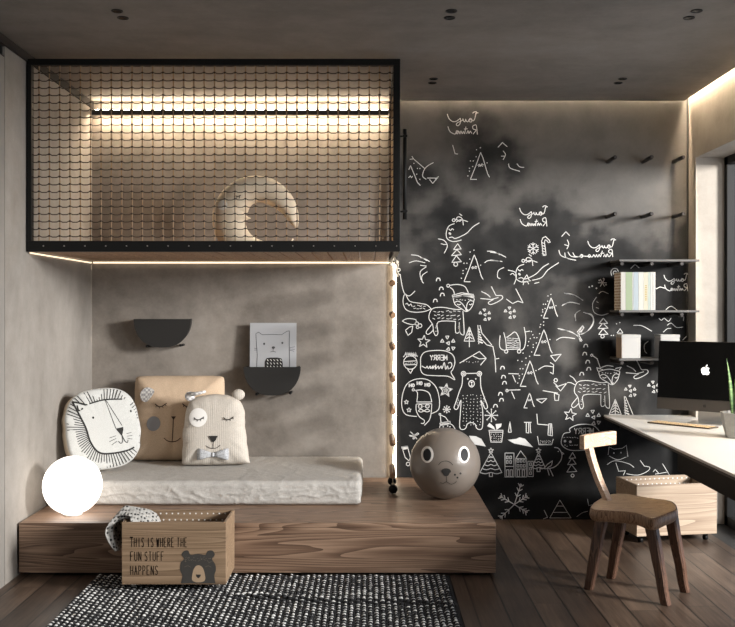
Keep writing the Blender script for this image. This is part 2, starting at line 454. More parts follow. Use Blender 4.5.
def write(txt, x, y, w, h, gap, mirror=False):
    """polylines of a word, y up; mirrored words run leftwards from x"""
    out = []; cx = 0
    for ch in txt:
        if ch == ' ': cx += w*.9; continue
        for pl in FONT[ch]:
            out.append([((x-(cx+a*w)) if mirror else (x+cx+a*w), y+b_*h) for a, b_ in pl])
        cx += w+gap
    return out

def merry(c, both=True, second_long=False):
    c.st((0,100),(10,126),(30,144),(52,144),(70,132),(78,126),(80,140),(76,158),(64,170),(54,164),(60,152),(78,144),(92,136),(94,128),(98,142),(106,146),(110,130),(114,142),(124,146),(130,134),(138,126),(147,132),(146,145),(136,147),(130,136),(142,134),(156,140),(164,128),(170,104),(176,88),(160,88),(152,96))
    c.st((168,96),(186,92))
    if second_long:
        c.st((-190,160),(-176,196),(-130,214)); c.st((-130,172),(-110,200),(-70,206),(-50,198),(-40,188),(-30,200),(-42,208),(-50,198),(-20,200),(0,200),(10,190),(20,200),(10,208),(2,200),(30,205),(40,190),(50,206),(58,190),(66,206),(76,188),(84,205),(96,165)); c.ln((84,182),(108,180))
        c.st((104,205),(112,190),(120,205),(128,186),(136,204)); c.st((165,206),(160,160),(150,156),(138,164),(142,178),(158,182),(140,206))
    else:
        c.st((4,174),(16,204),(44,220),(52,210),(56,200),(66,204),(62,218),(54,214),(68,202),(76,218),(82,202),(90,218),(96,204),(104,218),(108,196),(112,176)); c.ln((100,190),(122,188))
        c.st((116,218),(124,200),(130,216),(138,202),(146,216)); c.st((180,222),(174,170),(164,166),(152,174),(156,190),(172,196),(154,220))
c = Chalk('chalk_greeting', 447, 98, 6.0); merry(c); c.done()
c = Chalk('chalk_greeting', 519, 193, 6.6); merry(c); c.done()
c = Chalk('chalk_greeting', 587, 226, 6.6); merry(c, second_long=True); c.done()
c = Chalk('chalk_greeting', 663, 262, 7.6); merry(c); c.ln((-60,205),(-30,190),(10,200)); c.ci(-75,200,10); c.done()

def mountain(ax, ay, k=1.0, dots=True, cut=False):
    c = Chalk('chalk_mountain', ax, ay, 6.27/k)
    c.ln((-8,8),(0,-12),(14,20),(30,75),(44,122),(56,142)) if not cut else c.ln((-8,8),(0,-12),(14,20),(34,90),(56,126))
    c.ln((-8,8),(-30,70),(-64,155),(-24,156))
    c.ln((-18,70),(-8,60),(-2,74),(8,58),(18,66)); c.ln((-14,76),(0,66),(14,74))
    if dots: c.dots([(-64,40),(-46,40),(-50,75),(-70,86),(-70,104),(-80,134),(40,52),(-28,14),(-26,-30),(-2,-42)], .6)
    c.done()
mountain(480.3, 155); mountain(473.9, 257); mountain(550.5, 299.5, .75); mountain(543.3, 331.5, .95); mountain(529.4, 362.5, .95); mountain(529, 394, .55, False)
c = Chalk('chalk_mountain', 395, 100, 6.27)
c.ln((85,440),(97,415),(120,470),(140,520),(158,538)); c.ln((85,490),(95,478),(102,490),(110,480)); c.dots([(118,400),(140,432),(155,432),(135,468),(155,500),(52,458),(55,490),(60,508)], .6)
c.ln((92,375),(115,372),(185,432)); c.ln((105,355),(115,372)); c.st((240,395),(205,415),(182,440),(172,480),(195,500)); c.ln((200,492),(265,492),(235,525),(215,500)); c.ln((250,500),(272,482)); c.done()

c = Chalk('chalk_branch', 450, 100, 6.27)
c.ln((15,285),(30,340),(48,342)); c.ln((298,300),(326,270),(356,296)); c.st((330,322),(345,345),(330,378)); c.ln((318,355),(342,355))
c.st((364,402),(375,430),(436,450)); c.st((416,402),(435,422),(462,425)); c.done()
c = Chalk('chalk_branch', 490, 195, 6.27)
c.ln((445,262),(472,232),(495,256)); c.st((480,282),(490,310),(478,340)); c.ln((462,312),(488,320)); c.st((465,362),(475,395),(535,410)); c.st((515,362),(530,385),(564,388)); c.done()

def bauble(ox, oy, tail=True):
    c = Chalk('chalk_snowman_face', ox, oy, 6.27)
    c.st((215,150),(180,165),(163,205),(170,245),(210,262),(258,252)); c.st((180,238),(200,234),(215,242),(240,236),(290,210),(330,170),(370,145))
    c.st((178,182),(190,192),(200,182),(210,190)); c.dots([(184,210),(188,214)], 1.1)
    c.ci(210,128,9); c.st((222,130),(235,108),(262,118),(270,160)); c.st((225,140),(255,125),(298,138)); c.ln((245,88),(262,100)); c.st((225,120),(245,135),(262,125)); c.done()
bauble(420, 200); bauble(489.3, 240.5)
c = Chalk('chalk_snowflake', 532.6, 248.8, 1)
for q in range(6):
    a = q*pi/3+.5; c.ln((0,0),(6*cos(a),6*sin(a)))
    for s_ in (-.5, .5): c.ln((3.4*cos(a),3.4*sin(a)),(5.6*cos(a+s_*.8),5.6*sin(a+s_*.8)))
c.done()
c = Chalk('chalk_candy_cane', 490, 195, 6.27)
c.ln((330,380),(320,290),(328,270),(345,262),(368,285),(374,298),(362,300),(352,286),(343,282),(338,295),(348,378),c=True)
for q in range(5): c.ln((322,300+q*17),(340,306+q*17))
c.done()
c = Chalk('chalk_stacked_tree', 420, 200, 6.27)
c.ln((235,275),(208,312),(256,308),c=True); c.ln((230,312),(196,350),(258,344),c=True); c.ln((226,350),(198,392),(258,388),c=True); c.ci(222,404,12); c.done()
for (ox, oy, k) in ((574.5, 262, 6.6), (388.6-5+100, 0, 1)):
    if k == 1: continue
    c = Chalk('chalk_stacked_tree', ox, oy, k)
    c.ln((185,370),(158,405),(214,405),c=True); c.ln((183,402),(150,440),(216,436),c=True); c.ln((183,440),(155,478),(216,476),c=True); c.ci(180,490,11); c.done()
c = Chalk('chalk_stacked_tree', 495, 400, 5.225, .9)
c.ln((402,272),(384,302),(418,300),c=True); c.ln((398,300),(376,335),(420,332),c=True); c.ln((396,335),(372,374),(424,370),c=True); c.ci(402,392,8); c.done()
c = Chalk('chalk_arc_marks', 420, 200, 6.27)
c.st((112,245),(150,255),(170,290),(150,335)); c.st((130,275),(150,280),(172,278)); c.st((0,362),(30,370),(60,388)); c.st((0,410),(40,415)); c.st((45,450),(12,475),(12,510),(22,522))
c.st((418,322),(460,325),(500,345)); c.st((402,395),(430,380),(500,385)); c.done()
c = Chalk('chalk_arc_marks', 490, 195, 6.27)
c.st((0,360),(50,368),(98,392)); c.st((0,408),(75,418)); c.st((85,455),(50,475),(45,515),(62,525)); c.st((110,472),(155,485),(162,520),(148,560)); c.st((125,500),(140,492),(152,505))
c.ln((228,500),(200,545),(245,540),c=True); c.ln((210,545),(204,565)); c.ln((232,545),(240,560)); c.st((262,535),(320,518),(360,470),(428,425)); c.st((275,555),(305,548)); c.done()
c = Chalk('chalk_cap', 408, 262, 1)
c.st((-8,12),(-6,24),(-4,31)); c.ci(-9.5,8,1.6); c.st((-4,31),(1,34),(7,29)); c.st((18,5),(12,10),(13,18)); c.st((3,-7),(10,-6),(19,-1)); c.st((1,1),(8,-1),(17,1)); c.done()

def chevrons(pts):
    c = Chalk('chalk_small_arcs')
    for (x, y) in pts: c.st((x-2,y+2.4),(x-1,y-.6),(x+1.4,y-.4),(x+2,y+2), w=.9)
    c.done()
chevrons([(438,279),(441,288),(442,294),(435,300)]); chevrons([(502,367),(503,376),(504,382),(500,393),(501,399),(495,405)]); chevrons([(584,353),(587,361),(588,368),(581,373),(585,345)])
# the fox, twice
def fox(ox, oy, k, tail=True, antler=False):
    c = Chalk('chalk_fox', ox, oy, k)
    if not antler:
        c.ci(255,76,7); c.st((264,74),(300,70),(335,80),(352,110)); c.st((264,84),(280,98),(286,122)); c.ln((274,122),(320,110),(376,118),(380,130),(330,124),(280,136),c=True); c.ln((277,129),(330,117),(378,124))
    else:
        c.ln((250,60),(272,75),(288,122)); c.ci(246,58,5); c.st((290,118),(320,108),(350,112)); c.ln((276,135),(270,118),(300,128)); c.ln((378,130),(388,115),(360,122))
    c.st((279,136),(288,166),(318,186),(345,200),(370,176),(381,138)); c.st((279,136),(330,125),(381,136)); c.st((284,158),(302,150),(322,162),(342,190)); c.st((379,152),(360,148),(346,164),(343,190))
    c.st((298,164),(306,168),(316,164)); c.st((356,164),(363,168),(370,162)); c.fl((336,190),(353,190),(345,201)); c.dash(292,132,372,152,10,6,3)
    c.st((322,188),(290,190),(230,180),(185,184),(167,205),(163,235),(180,262),(186,300),(196,316),(206,302),(207,250),(290,247)); c.st((290,247),(290,296),(300,304),(310,292),(308,252))
    c.st((308,262),(312,300),(324,312),(332,300),(326,198)); c.st((180,258),(150,296),(158,310),(178,296),(184,285)); c.dash(180,190,318,244,22,13,5); c.dash(190,262,203,300,3,5,6); c.dash(295,258,326,300,5,5,7)
    if tail:
        c.st((172,188),(140,200),(90,203),(52,190),(38,152),(48,116),(70,150),(115,160),(152,168),(176,190)); c.ln((50,165),(58,160),(66,172),(76,164),(82,176)); c.dash(85,165,150,195,8,12,8)
    else:
        c.st((172,188),(158,168),(140,156)); c.st((165,200),(145,190),(128,190))
    c.done()
fox(395, 270, 4.82); fox(540, 343, 4.82, False, True)
def star(name, cx, cy, r, ri=.42, rot=0, fillc=False):
    c = Chalk(name, cx, cy, 1)
    P = [((r if i % 2 == 0 else r*ri)*sin(i*pi/5+rot), -(r if i % 2 == 0 else r*ri)*cos(i*pi/5+rot)) for i in range(10)]
    c.ln(*P, c=True)
    if fillc: c.fl(*[(x*.55, y*.55) for x, y in P])
    for i in range(0, 10, 2):
        if fillc: c.ln((0, 0), P[i])
    c.done()
star('chalk_star', 423.5, 341.5, 6.5, .42, .1); star('chalk_star', 445.5, 390, 7, .42, .15, True); star('chalk_star', 569.5, 414.5, 6.5, .42, .15)
def tris(cx, cy, k=1):
    c = Chalk('chalk_little_triangles', cx, cy, 1)
    for (x, y, a) in ((-5,0,0),(0,-4,1),(1,2,.6),(6,0,2.1),(1,8,.2),(6,7,1.2)):
        c.ln(*[(x*k+2*k*sin(a+q*2.09), y*k-2*k*cos(a+q*2.09)) for q in range(3)], c=True, w=.8)
    c.done()
tris(447, 341); tris(592, 415); tris(484, 313, .8); tris(509, 311, .8); tris(629, 389, .8); tris(652, 385, .8)
def fir(cx, y0, y1, hw, name='chalk_fir_tree'):
    c = Chalk(name, 0, 0, 1); c.ln((cx, y0),(cx-hw, y1),(cx+hw, y1), c=True)
    n = int((y1-y0)/3)
    for i in range(1, n):
        y = y0+(y1-y0)*i/n; h_ = hw*i/n*.8; c.ln((cx-h_, y+1.4),(cx, y-1),(cx+h_, y+1.4), w=.8)
    c.ln((cx, y0+3),(cx, y1+6)); c.done()
fir(469, 327, 341, 5.2); fir(614.5, 399, 414, 6)
for (ox, oy) in ((477.5, 325), (623.5, 396)):
    c = Chalk('chalk_half_fir', ox, oy, 1); c.ln((0,0),(1,19)); 
    for q in range(6): c.ln((0,3+q*2.6),(1.5+q*.7,5+q*2.6), w=1.2)
    c.ln((2,0),(4,8),(9,14),(14,20)) if ox < 500 else c.ln((1,0),(9,19)); c.done()
c = Chalk('chalk_mountain_ridge', 395, 270, 4.82); c.ln((310,448),(405,392),(438,425),(410,458)); c.ln((370,412),(405,428),(436,425)); c.dash(325,435,405,452,10,4,4,ang=-.8); c.done()
c = Chalk('chalk_deer_outline', 395, 270, 4.82); c.ln((412,330),(440,360),(470,368),(480,420),(484,492)); c.ln((484,428),(500,425)); c.done()
for (ox, oy) in ((484, 290.5), (629, 364.5)):
    c = Chalk('chalk_pointing_hand', ox, oy, 1); c.ln((-4,8),(7,9),(14,7)); c.st((-3,1),(3,4),(6,7)); c.st((7,-4),(10,2),(12,5),(17,5),(18,8),(12,12),(6,14),(4,12),(9,9)); c.done()
c = Chalk('chalk_bird_outline', 480, 270, 4.82)
c.ln((170,90),(205,158),(180,150),(155,162),(125,140)); c.done()
# gnome speech bubble, bauble and MERRY bubble
k = 7.38
c = Chalk('chalk_bauble', 395, 340, k); c.ci(112,165,50); c.ln((62,158),(162,152)); c.ln((66,182),(160,180)); c.ln((92,215),(114,245),(132,212)); c.dash(70,160,156,178,12,6,2)
for q in range(6): c.ln((66+q*17,122),(80+q*14,90),(88+q*14,118))
c.st((60,125),(75,108),(110,95),(150,105),(165,122)); c.done()
c = Chalk('chalk_speech_bubble', 395, 340, k)
c.st((188,180),(190,125),(220,88),(290,76),(370,80),(425,110),(440,165),(425,215),(412,240),(440,292),(388,266),(300,262),(220,255),(190,225),c=True)
for pl in write('MERRY', 382, -148, 20, 38, 6, True): c.ln(*[(x, -y) for x, y in pl], w=.8)
c.st((196,190),(225,205),(236,192),(245,210),(258,190),(262,210),(280,188),(276,212),(300,180),(296,215),(318,190),(322,212),(340,190),(345,212),(362,165),(372,215),(385,190),(392,215),w=.8); c.st((390,170),(410,165),(418,190),(400,212),w=.8); c.done()
c = Chalk('chalk_gnome', 395, 340, k)
c.st((160,562),(80,548),(50,490),(55,400),(90,320),(160,286),(240,292),(300,345),(325,430),(320,510),(265,542))
for (w_, x, y) in (('HO', 142, -346), ('HO', 200, -330), ('HO', 258, -342)):
    for pl in write(w_, x-38, y, 15, 26, 7): c.ln(*[(a, -b_) for a, b_ in pl], w=1.0)
c.ci(134,366,8); c.st((145,368),(165,390),(160,455)); c.st((145,370),(200,368),(250,390),(270,455)); c.ln((158,455),(270,455)); c.ln((158,470),(270,468)); c.st((155,472),(156,520),(180,565),(215,590),(210,612),(190,612)); c.st((270,470),(264,545),(250,590),(215,627))
c.st((170,520),(190,508),(212,520),(235,508),(256,520),(235,528),(212,522),(190,530),(170,520)); c.ci(185,488,14); c.ci(238,486,14); c.dash(165,475,262,500,8,8,11)
for (x, y) in ((83,456),(102,514)):
    P = [((17 if i % 2 == 0 else 8)*sin(i*pi/5)+x, -(17 if i % 2 == 0 else 8)*cos(i*pi/5)+y) for i in range(10)]; c.ln(*P, c=True)
c.done()
# bear
k = 7.84
c = Chalk('chalk_bear', 440, 360, k, 1.1)
c.ci(182,106,18); c.ci(182,106,7); c.ci(306,106,18); c.ci(306,106,7); c.ln((196,104),(292,102)); c.st((174,122),(170,190),(148,250),(122,330),(108,370),(124,386),(140,370),(162,312),(158,400),(152,520),(176,542),(200,530),(212,498),(245,488),(272,500),(284,530),(308,542),(330,520),(332,400),(318,312),(346,372),(362,380),(368,356),(340,280),(318,210),(314,122))
c.ci(245,184,22,ry=26); c.fl((234,168),(256,168),(246,184)); c.ln((246,184),(246,200)); c.ln((236,200),(256,200)); c.dots([(216,146),(278,146)], .8)
c.dash(168,262,328,520,60,7,21,ang=1.2); c.dash(120,300,150,370,6,6,22); c.dash(330,280,355,360,6,6,23); c.done()
def flake(cx, cy, r):
    c = Chalk('chalk_snowflake', cx, cy, 1)
    for q in range(8):
        a = q*pi/4; c.ln((0,0),(r*cos(a),r*sin(a))); c.dots([(r*cos(a), r*sin(a))], .8)
    c.done()
flake(491, 415, 6); flake(446.5, 409, 3.2)
c = Chalk('chalk_gift_pot', 440, 360, k); c.ln((380,548),(490,548),(490,560),(480,640),(396,640),(384,560),c=True); c.ln((384,562),(488,562)); c.fl((430,545),(366,515),(385,490),(420,520)); c.fl((440,545),(432,500),(480,495),(475,520)); c.dash(395,572,480,634,22,7,31,ang=.8); c.done()
c = Chalk('chalk_cloud', 395, 380, 4.48); c.fl((330,248),(360,250),(385,262),(405,296),(350,286)); c.done()
c = Chalk('chalk_cloud', 480, 380, 4.48); c.fl((122,266),(160,262),(176,255),(200,262),(236,300),(200,292),(150,282)); c.done()
c = Chalk('chalk_little_gnome', 395, 380, 4.48); c.ci(200,152,4); c.ln((202,156),(205,190),(238,184),(225,165),(203,155)); c.ln((200,192),(245,184),(246,194),(202,202),c=True); c.st((198,216),(205,198),(235,192),(256,200),(268,218)); c.dots([(215,208),(235,204),(245,208)], .7); c.done()
c = Chalk('chalk_holly', 395, 380, 4.48)
for (x, y) in ((75,235),(95,245),(105,240),(85,262),(70,250),(98,262)): c.st((88,250),(x-6,y-4),(x,y),(88,250))
c.done()
c = Chalk('chalk_stocking', 395, 380, 4.48); c.ln((28,298),(55,294),(68,345),(62,360),(45,345),(34,310),c=True); c.fl((28,296),(54,292),(57,306),(33,312)); c.ci(58,374,8); c.done()
c = Chalk('chalk_holly', 395, 270, 4.82)
c.st((34,246),(60,234),(100,240),(92,262),(60,258),(34,246)); c.ln((50,290),(62,315),(80,300),(85,270),(68,275),(50,290)); c.ci(105,258,8); c.ci(120,268,9); c.ci(108,276,6); c.done()
# christmas tree, houses, bird, reindeer pieces, big flake at the foot
def xtree(cx, y0, y1, hw):
    c = Chalk('chalk_christmas_tree', 0, 0, 1); n = 5
    P = [((2.6 if i % 2 == 0 else 1.1)*sin(i*pi/5)+cx, -(2.6 if i % 2 == 0 else 1.1)*cos(i*pi/5)+y0-2) for i in range(10)]; c.ln(*P, c=True, w=.8)
    c.ln((cx, y0),(cx-hw, y1)); c.ln((cx, y0),(cx+hw, y1))
    for i in range(1, n+1):
        y = y0+(y1-y0)*i/n; h_ = hw*i/n; c.st((cx-h_, y),(cx-h_/2, y+1.2),(cx, y),(cx+h_/2, y+1.2),(cx+h_, y))
    c.ln((cx-1.5, y1),(cx-1.5, y1+4),(cx+1.5, y1+4),(cx+1.5, y1)); c.done()
xtree(490.5, 452, 472, 11); xtree(538, 452, 467, 6.5)
c = Chalk('chalk_houses', 480, 380, 4.48, .9)
c.ln((110,325),(150,325),(150,432),(110,432),c=True); c.ln((158,350),(180,315),(206,350),(206,432),(158,432),c=True); c.ln((212,362),(236,362),(236,430),(212,430),c=True)
for (x, y) in ((120,345),(135,345),(120,365),(135,365),(168,360),(182,360),(196,360),(168,382),(182,382),(196,382),(224,375),(224,395),(224,415)): c.ln((x-4,y-6),(x+4,y-6),(x+4,y+6),(x-4,y+6),c=True,w=.7)
for (x, y) in ((122,412),(138,412),(170,412),(192,412)): c.ln((x-5,y-12),(x+5,y-12),(x+5,y+18),(x-5,y+18),c=True,w=.8)
c.ln((110,385),(150,385)); c.ln((158,396),(206,396)); c.ln((158,350),(206,350)); c.done()
c = Chalk('chalk_bird', 480, 380, 4.48); c.st((330,300),(350,305),(364,330),(358,360),(330,388),(290,395),(262,388)); c.ln((364,322),(372,328),(364,332)); c.dots([(348,318)], .6); c.ln((285,392),(300,375),(322,360),(318,380),(298,392)); c.ln((300,398),(308,425)); c.ln((310,396),(325,428)); c.done()
c = Chalk('chalk_reindeer_legs', 480, 380, 4.48)
c.ln((125,232),(132,185),(138,232),c=True); c.ln((195,188),(228,188)); c.ln((205,188),(205,234),(216,236),(216,190)); c.ln((222,188),(224,234),(228,234)); c.ln((252,150),(256,196),(302,200)); c.ln((305,195),(302,245),(322,248),(318,195),c=True); c.ln((312,198),(312,245)); c.done()
c = Chalk('chalk_bowl', 480, 380, 4.48); c.ln((255,250),(262,288),(318,288),(326,262)); c.dash(266,268,318,284,12,5,41,ang=1); c.done()
c = Chalk('chalk_reindeer_legs', 480, 270, 4.82)
c.st((95,315),(92,360),(100,380),(122,388)); c.st((112,300),(122,340),(125,385)); c.ln((125,382),(188,380)); c.st((125,325),(145,312),(165,298),(180,315),(190,345),(190,382)); c.dash(128,325,186,378,30,12,42,ang=0); c.st((210,275),(218,320),(215,360),(205,382),(190,386)); c.ci(124,392,8); c.ci(186,392,8); c.ln((215,298),(238,294)); c.done()
c = Chalk('chalk_fragments', 480, 270, 4.82)
c.st((402,112),(450,120),(492,146)); c.st((392,172),(430,155),(478,164)); c.st((480,194),(458,210),(458,245)); c.st((505,208),(535,215),(545,245),(530,280),(490,308),(468,305)); c.ln((465,300),(490,268),(495,280),(480,300)); c.st((372,282),(410,290),(460,312),(485,345)); c.st((365,338),(395,324),(455,330)); c.ln((468,315),(478,345)); c.ln((337,412),(388,405),(360,440),c=True)
c.st((278,480),(310,462),(350,466)); c.ln((335,445),(352,455),(350,500),(335,492)); c.ln((352,540),(372,560),(415,545),(385,582),(362,556)); c.ci(362,530,8); c.ln((120,578),(192,576)); c.ci(128,580,6); c.ln((135,498),(185,500)); c.ln((155,505),(170,540)); c.ln((150,585),(165,620)); c.ln((300,580),(372,592)); c.ln((355,592),(358,627),(375,627),(378,600),c=True); c.dots([(245,296),(252,312),(240,330),(232,345),(228,364),(205,400),(180,435),(200,440),(290,262),(304,250)], .6); c.ln((268,622),(320,618),(295,640),c=True); c.done()
c = Chalk('chalk_big_snowflake', 480, 380, 4.48, 1.1)
ctr = (152,555)
for (x, y) in ((180,468),(92,520),(92,612),(205,520),(205,588)):
    c.ln(ctr, (x, y)); dx, dy = x-ctr[0], y-ctr[1]; L_ = sqrt(dx*dx+dy*dy); ux, uy = dx/L_, dy/L_
    for q in (.4, .68, .9):
        bx, by = ctr[0]+dx*q, ctr[1]+dy*q
        for s_ in (-1, 1): c.st((bx, by), (bx+14*ux-13*uy*s_, by+14*uy+13*ux*s_))
    c.ci(x, y, 4)
c.done()
c = Chalk('chalk_night_bubble', 480, 380, 4.48); c.st((470,312),(400,312),(362,285),(372,240),(400,232),(400,215),(440,198),(500,200),(530,225)); 
for pl in write('MERRY', 505, -240, 13, 26, 5, True): c.ln(*[(x, -y) for x, y in pl], w=.8)
c.dash(370,250,440,262,8,7,51); c.dash(370,285,440,300,8,7,52); c.dots([(378,272),(402,275)], 1.4); c.done()
c = Chalk('chalk_low_tree', 480, 380, 4.48, .7); c.ln((355,535),(310,615),(405,615),c=True); c.ln((340,562),(372,562)); c.ln((325,590),(390,590)); c.ln((285,580),(300,612),(280,620)); c.st((430,610),(455,592),(480,585)); c.ln((478,530),(484,560),(500,556)); c.done()
c = Chalk('chalk_cat_head', 570, 420, 5.223, .7); c.ln((195,180),(200,138),(225,150),(270,145),(290,130),(298,190)); c.st((200,185),(245,205),(290,190)); c.dots([(225,170),(262,168)], .8); c.done()
c = Chalk('chalk_branch', 570, 420, 5.223, .8); c.st((190,230),(230,210),(300,225),(330,245)); c.ln((235,220),(250,265),(285,262),(275,285)); c.st((290,278),(350,285),(400,265),(412,245),(385,238)); c.ln((362,208),(385,240)); c.ln((430,268),(440,255),(458,275)); c.ln((478,225),(515,285)); c.ln((440,280),(500,270)); c.done()
c = Chalk('chalk_small_peak', 600, 255, 5.7); c.ln((170,78),(195,54),(218,74)); c.done()
c = Chalk('chalk_rainbow', 600, 255, 5.7); c.st((62,118),(58,95),(72,78),(92,80),(100,96)); c.st((72,112),(72,96),(82,92),(90,98)); c.done()
c = Chalk('chalk_curl', 560, 230, 4.2, .8); c.st((150,282),(134,310),(140,345),(170,358),(200,350)); c.ln((150,300),(158,305)); c.ln((148,325),(160,330)); c.dots([(120,240),(132,236),(150,245),(162,212),(180,205),(190,230)], .9)
for q in range(6): c.ln((175,222),(175+18*cos(q*1.047),222+18*sin(q*1.047)), w=.8)
c.st((160,268),(175,258),(200,268)); c.st((305,400),(340,402),(382,425)); c.st((15,266),(50,270),(94,296)); c.st((8,314),(40,304),(80,312)); c.st((80,338),(60,355),(64,378)); c.st((95,345),(130,360),(135,390),(110,425),(75,440)); c.ln((75,435),(92,400),(98,410),(85,430)); c.ln((70,440),(80,468)); c.ln((76,440),(90,465)); c.st((0,418),(40,425),(66,440)); c.done()
c = Chalk('chalk_curl', 600, 255, 5.7, .8); c.st((330,360),(345,372),(360,360),(385,378),(400,358)); c.st((378,400),(400,388),(430,412),(468,410)); c.st((355,440),(378,420),(400,418)); c.ln((440,350),(472,352),(470,375)); c.st((370,312),(400,292),(438,318)); c.st((270,490),(248,512),(250,545),(262,560)); c.ln((465,485),(488,462)); c.ln((92,445),(110,420),(126,445),c=True); c.dots([(60,458),(72,458),(90,392),(108,385)], .6); c.done()

# ------------------------------------------------------------------ light coves and LED strips
def led(name, b, m, label):
    o = b.build(name, m); tag(o, label, 'light strip'); return o
b = MB(); b.box(.19, 2.03, YB-.036, YB-.020, H+.090, H+.096); led('cove_light_strip', b, M['led_cove'], 'warm hidden light strip in the ceiling cove above the black chalkboard wall')
b = MB(); b.box(XR-.033, XR-.002, 2.8, YB-.06, H+.090, H+.096); led('cove_light_strip', b, M['led_cove'], 'warm hidden light strip in the ceiling cove above the right window wall')
b = MB(); b.box(.152, .176, YB-.030, YB-.006, .275, 1.668); led('vertical_light_strip', b, M['led'], 'bright vertical light strip between grey concrete wall and black chalkboard')

# ------------------------------------------------------------------ loft cage
YL = 4.935; LX0, LX1 = -1.790, .163; LZ0, LZ1 = 1.661, 2.668
loft = empty('loft_cage', (0, 0, 0), 0, 'black metal framed sleeping loft with knotted rope net hanging under the ceiling', 'loft bed')
b = MB()
b.box(LX0, LX1, YL, YL+.05, LZ0, 1.717); b.box(LX0, LX1, YL, YL+.04, LZ1-.032, LZ1)
b.box(LX0, LX0+.026, YL, YL+.04, 1.717, LZ1-.032); b.box(LX1-.036, LX1, YL, YL+.04, 1.717, LZ1-.032)
b.box(LX1-.036, LX1, YL+.05, YB-.03, LZ0, 1.70); b.box(LX1-.036, LX1, YL+.04, YB-.03, LZ1-.032, LZ1)
b.box(LX1-.036, LX1, YB-.07, YB-.03, 1.70, LZ1-.032)
b.build('frame', M['black'], loft, bevel=.002)
b = MB(); n = 22
for i in range(n):
    xa = LX0+.01+(LX1-.04-LX0-.01)*i/n; xb = xa+(LX1-.04-LX0-.01)/n-.008
    b.box(xa, xb, YL+.052, YB-.03, 1.668, 1.690)
b.build('floor_slats', M['slats'], loft, bevel=.002)
for i in range(18):
    b = MB(); b.cyl((-1.70+i*.1085, YL-.0035, 1.690), (-1.70+i*.1085, YL+.001, 1.690), .0035, 8); b.build('bolt', M['steel'], loft)
b = MB(); pitch = .0541; nx = 35
xs = [-1.730+i*pitch for i in range(nx)]; ztop, zbot = LZ1-.030, 1.716
rows = [1.742+i*.0389 for i in range(24)]
yn = YL+.02
r = random.Random(3)
for i, x in enumerate(xs):
    pts = [(x+r.uniform(-.0012, .0012), yn, zbot+(ztop-zbot)*j/24) for j in range(25)]
    b.tube(pts, .0032, 5, 0, False)
for j, z in enumerate(rows):
    ends = [LX0+.026]+xs+[LX1-.036]
    for i in range(len(ends)-1):
        a_, c_ = ends[i], ends[i+1]; d = r.uniform(-.0012, .0012)
        b.tube([(a_, yn-.002, z+.003), ((a_*.7+c_*.3), yn-.003, z-.0035+d), ((a_*.3+c_*.7), yn-.003, z-.0035+d), (c_, yn-.002, z+.003)], .0024, 4, 1, False)
    for x in xs: b.ball((x, yn-.002, z+.002), .0062, 6, 1)
b.build('rope_net', [M['cord'], M['wire']], loft, fix=False)
# the same net on the open right side
b = MB(); ys = [YL+.1+i*.0541 for i in range(18)]; xn = LX1-.02
for y in ys: b.tube([(xn, y, ztop), (xn, y, 1.70)], .0032, 5, 0, False)
for z in rows:
    b.tube([(xn, YL+.04, z), (xn, YB-.07, z)], .0024, 4, 1, False)
    for y in ys: b.ball((xn, y, z), .006, 6, 0)
b.build('side_rope_net', [M['cord'], M['wire']], loft, fix=False)
b = MB(); hx = .200; hy = 5.28
b.tube([(hx, hy, 1.86), (hx, hy, 2.365)], .0115, 10)
for z in (1.905, 2.325): b.tube([(LX1-.006, hy, z), (hx+.008, hy, z)], .0055, 8); b.box(hx-.012, hx+.014, hy-.012, hy+.012, z-.007, z+.007)
b.build('grab_handle', M['black'], loft)
# light rail inside the loft on the back wall, washing up and down
t_ = empty('loft_light_rail', (0, 0, 0), 0, 'dark light rail on the wall inside the loft with warm glow above', 'light')
b = MB(); b.box(XL+.02, .124, YB-.070, YB-.002, 2.614, 2.634); b.box(XL+.02, .124, YB-.072, YB-.068, 2.603, 2.634); b.build('rail', M['anthracite'], t_)
b = MB(); b.box(XL+.04, .12, YB-.062, YB-.034, 2.634, 2.638); b.build('upper_diffuser', M['led_loft'], t_)
b = MB(); b.box(XL+.04, .12, YB-.062, YB-.036, 2.611, 2.614); b.build('lower_diffuser', M['led_low'], t_)
b = MB(); b.box(XL+.012, .145, YB-.016, YB-.002, 1.655, 1.664); led('under_loft_light_strip', b, M['led_wall'], 'thin warm light strip under the loft along the grey concrete wall')
b = MB(); b.box(XL+.001, XL+.008, YL+.06, YB-.035, 1.654, 1.660); led('under_loft_light_strip', b, M['led_wall'], 'thin warm light strip under the loft along the left plaster wall')

# ------------------------------------------------------------------ crescent moon cushion in the loft
t_ = empty('moon_cushion', (-.675, 5.62, 1.690), 0, 'round crescent moon cushion with sleeping face lying in the loft behind the net', 'cushion')
b = MB(); Rm = .257; cz = .207; NA = 64; NC = 18
def mth(a):  # thickness of the crescent round the ring, a in degrees from the upper tip (0) to the lower tip (346)
    q = a/346.0
    th = .205*sin(pi*min(1, q*1.02))**.5
    th *= 1-.12*math.exp(-((a-105)/40)**2)
    th += .028*math.exp(-((a-188)/9)**2)-.014*math.exp(-((a-168)/8)**2)
    return max(.006, th)
vs = []; fs = []
for i in range(NA+1):
    a = 346*i/NA; th = mth(a); ang = R(-14+a); rc = Rm-th/2; dp = min(.075, .02+th*.38)
    for k_ in range(NC):
        q = 2*pi*k_/NC
        rr = rc+th/2*cos(q); z = cz+rr*sin(ang)
        z = max(z, .002+.01*abs(sin(q)))
        vs.append((rr*cos(ang), -dp*sin(q), z))
for i in range(NA):
    for k_ in range(NC): fs.append((i*NC+k_, i*NC+(k_+1) % NC, (i+1)*NC+(k_+1) % NC, (i+1)*NC+k_))
